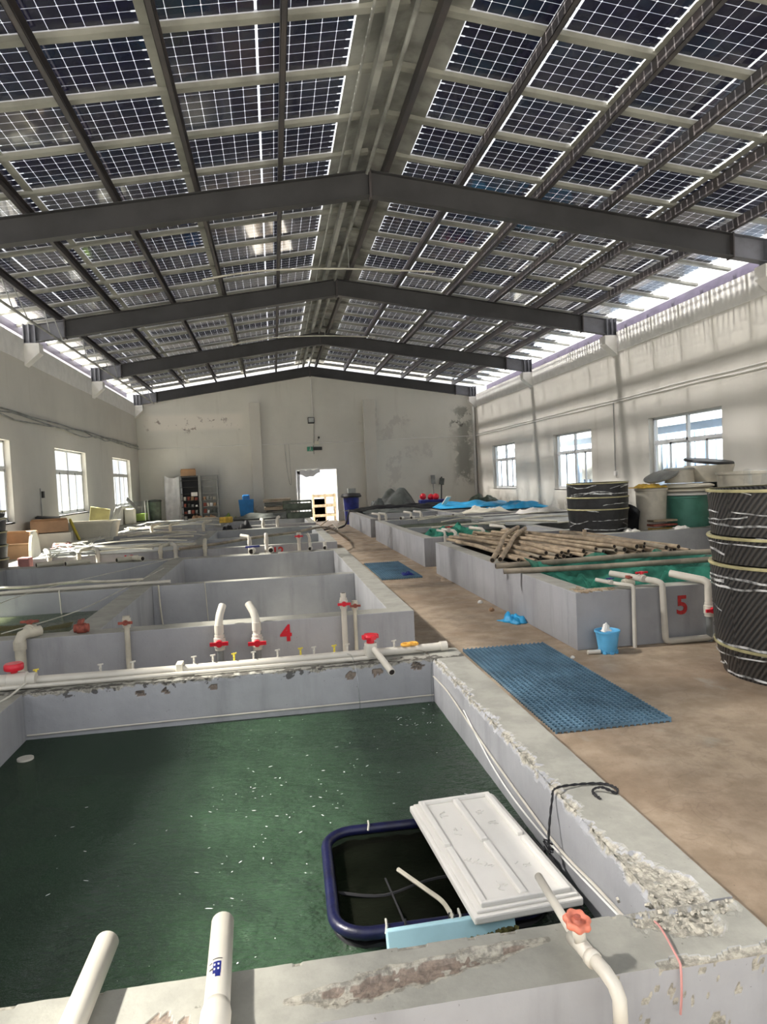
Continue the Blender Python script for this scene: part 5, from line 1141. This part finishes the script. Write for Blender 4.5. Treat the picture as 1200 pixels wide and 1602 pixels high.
for k_, (x, y, z) in enumerate(((6.05, 28.2, .92), (6.40, 28.3, .88), (6.58, 28.15, .89))):
    tag(MB().lathe([(.001, -.14), (.09, -.11), (.135, -.04), (.135, .04), (.09, .11), (.001, .14)], (x, y, z), 14).build('red_ball', 'red', smooth='all'), 'round red float in the blue tray, the %s one' % ('left', 'middle', 'right')[k_], 'float')
t = thing('spade', (6.9, 29.9, 0), 'grey shovel leaning on the back wall', 'shovel'); MB().tube([(6.9, 29.8, 0), (6.95, 30.2, 1.75)], .018, 6).build('shaft', 'galv', t, True); MB().obox((6.96, 30.18, 1.6), (.2, .03, .4), (-.2, 0, 0)).build('blade', 'galv', t, bevel=.02)
t = thing('spade', (7.35, 29.9, 0), 'dark pole tool leaning right of the shovel', 'tool'); MB().tube([(7.15, 29.7, 0), (7.35, 30.2, 1.7)], .03, 6).build('shaft', 'darkgrey', t, True); MB().obox((7.33, 30.1, 1.5), (.22, .05, .3), (-.2, .2, 0)).build('head', 'tarpgrey', t, bevel=.02)
rr2 = random.Random(6)
for i in range(8):
    x = rr2.uniform(3.4, 6.8); y = 14.5+i*.6; L = rr2.uniform(1, 2); a = rr2.uniform(-.9, .9)
    q = MB().tube(smooth_path([(x, y, RIM+.03), (x+L*math.cos(a)*.5, y+L*math.sin(a)*.5, RIM+.07), (x+L*math.cos(a), y+L*math.sin(a), RIM+.03)]), rr2.uniform(.012, .025), 7)
    tag(q.build('loose_pipe', 'pvc_old', smooth=True), 'pale loose pipe over the middle right tank, %s from the camera' % ORD[i], 'pipe', 'loose pipes on the middle right tank')
crumple('grey_cover', 'grey sheet covering basins of the middle right tank', 'sheet', 6.6, 16.6, 3.2, 3.6, .05, 'galv', 3, 20, base=RIM+.0)
# tubs beyond tank 5, right side ------------------------------------------------
def tub(label, x, y, z, r0, r1, h, m_, rimw=.02, name='plastic_tub', cat='tub', lid=None):
    t = thing(name, (x, y, z), label, cat)
    MB().lathe([(.01, 0), (r0, 0), (r0+(r1-r0)*.5, h*.5), (r1, h), (r1+rimw, h), (r1+rimw, h-.04), (r1+.002, h-.045)], (x, y, z), 36).build('body', m_, t, 'all' if False else True)
    MB().disc((x, y, z+h-.03), r1, 36).build('inner_bottom', m_, t)
    if lid: MB().lathe([(.01, h+.02), (r1*.9, h+.02), (r1+.03, h), (r1+.03, h-.02)], (x, y, z), 36).build('lid', lid, t, True)
    return t
tub('tall beige tub draped with yellow cloth left of the green tub', 7.16, 12.5, 0, .22, .29, 1.30, 'beige')
crumple('cloth', 'yellow-orange cloth draped over the tall beige tub', 'cloth', 7.08, 12.45, .60, .5, .10, 'yellowcloth', 2, 18, base=1.31)
tag(MB().lathe([(.01, 0), (.30, .0), (.33, .03), (.33, .05), (.01, .09)], (0, 0, 0), 28).build('grey_lid', 'galv', smooth=True), 'grey round lid tilted above the yellow cloth', 'lid')
o = C.objects[-1]; o.location = (7.36, 12.45, 1.50); o.rotation_euler = (.1, -.35, 0)
tub('sea green round tub below the stack of white lids', 7.90, 12.47, 0, .34, .42, 1.13, 'greentub')
for k_ in range(3):
    q = MB().lathe([(.01, .03), (.40, .03), (.47, .0), (.49, .0), (.49, .03), (.42, .062), (.01, .062)], (7.93-.02*k_, 12.47, 1.145+.075*k_), 36); tag(q.build('round_lid', 'cream' if k_ else 'ring', smooth=True), '%s pale round lid stacked on the green tub' % ('lowest', 'middle', 'top')[k_], 'lid')
tub('small beige tub on the stacked lids, left of the black lidded one', 7.74, 12.47, 1.38, .27, .25, .27, 'beige', .012, lid='galv')
t = thing('plastic_tub', (8.42, 12.4, 1.365), 'wide beige tub with tilted maroon-black lid on the stacked lids', 'tub')
MB().lathe([(.01, 0), (.34, 0), (.40, .14), (.45, .30), (.45, .32), (.01, .32)], (8.36, 12.45, 1.375), 36).build('body', 'beige', t, True)
q = MB().lathe([(.01, .02), (.44, .0), (.46, .02), (.44, .05), (.01, .06)], (0, 0, 0), 32); q.v = [Vector((8.36, 12.47, 1.745))+Matrix.Rotation(.06, 3, 'Y') @ Matrix.Rotation(.13, 3, 'X') @ p for p in q.v]; q.build('lid', 'black', t, True)
tag(MB().box(8.36, 12.1, 0, 8.9, 12.85, 1.36).build('folded_tarp', 'tarpgrey', bevel=.08), 'folded dark grey tarp beneath the black lidded tub', 'tarp')
tub('big beige tub wrapped in clear film at the right picture edge', 8.08, 10.9, 0, .46, .52, 1.56, 'beige')
t = MB().grid(lambda u, v: (7.55+1.0*u, 10.35+.12*math.sin(u*7), 1.35+.25*v+.05*nz(u*5, v*4)), 16, 8); tag(t.build('plastic_film', 'film', smooth='all'), 'clear plastic film bunched on the tub at the right edge', 'film')
q = MB(); n = 16; q.grid(lambda u, v: (6.62+.50*u, 12.75-.3*math.sin(PI*u)*v, .02+1.02*v*math.sqrt(max(0., 1-u*u))), 16, 8); tag(q.build('curved_sheet', 'black', smooth='all', solid=.01), 'black curved sheet propped right of the smaller drums', 'sheet')
t = thing('slat_stack', (7.2, 12.2, 0), 'small stack of yellow and red slats before the green tub', 'slats')
for k_ in range(9): MB().obox((7.2+random.uniform(-.03, .03), 12.25, .05+.08*k_), (.5, .25, .035), (0, 0, random.uniform(-.08, .08))).build('slat', ('yellowcloth', 'rust', 'wood')[k_ % 3], t)
for k_, (x, y) in enumerate(((6.4, 11.88), (7.35, 11.86), (8.1, 11.86))): crumple('rag', 'small white rag on the back rim of tank 5, the %s one' % ('left', 'middle', 'right')[k_], 'rag', x, y, .3, .2, .06, 'foam', k_, 10, base=RIM)
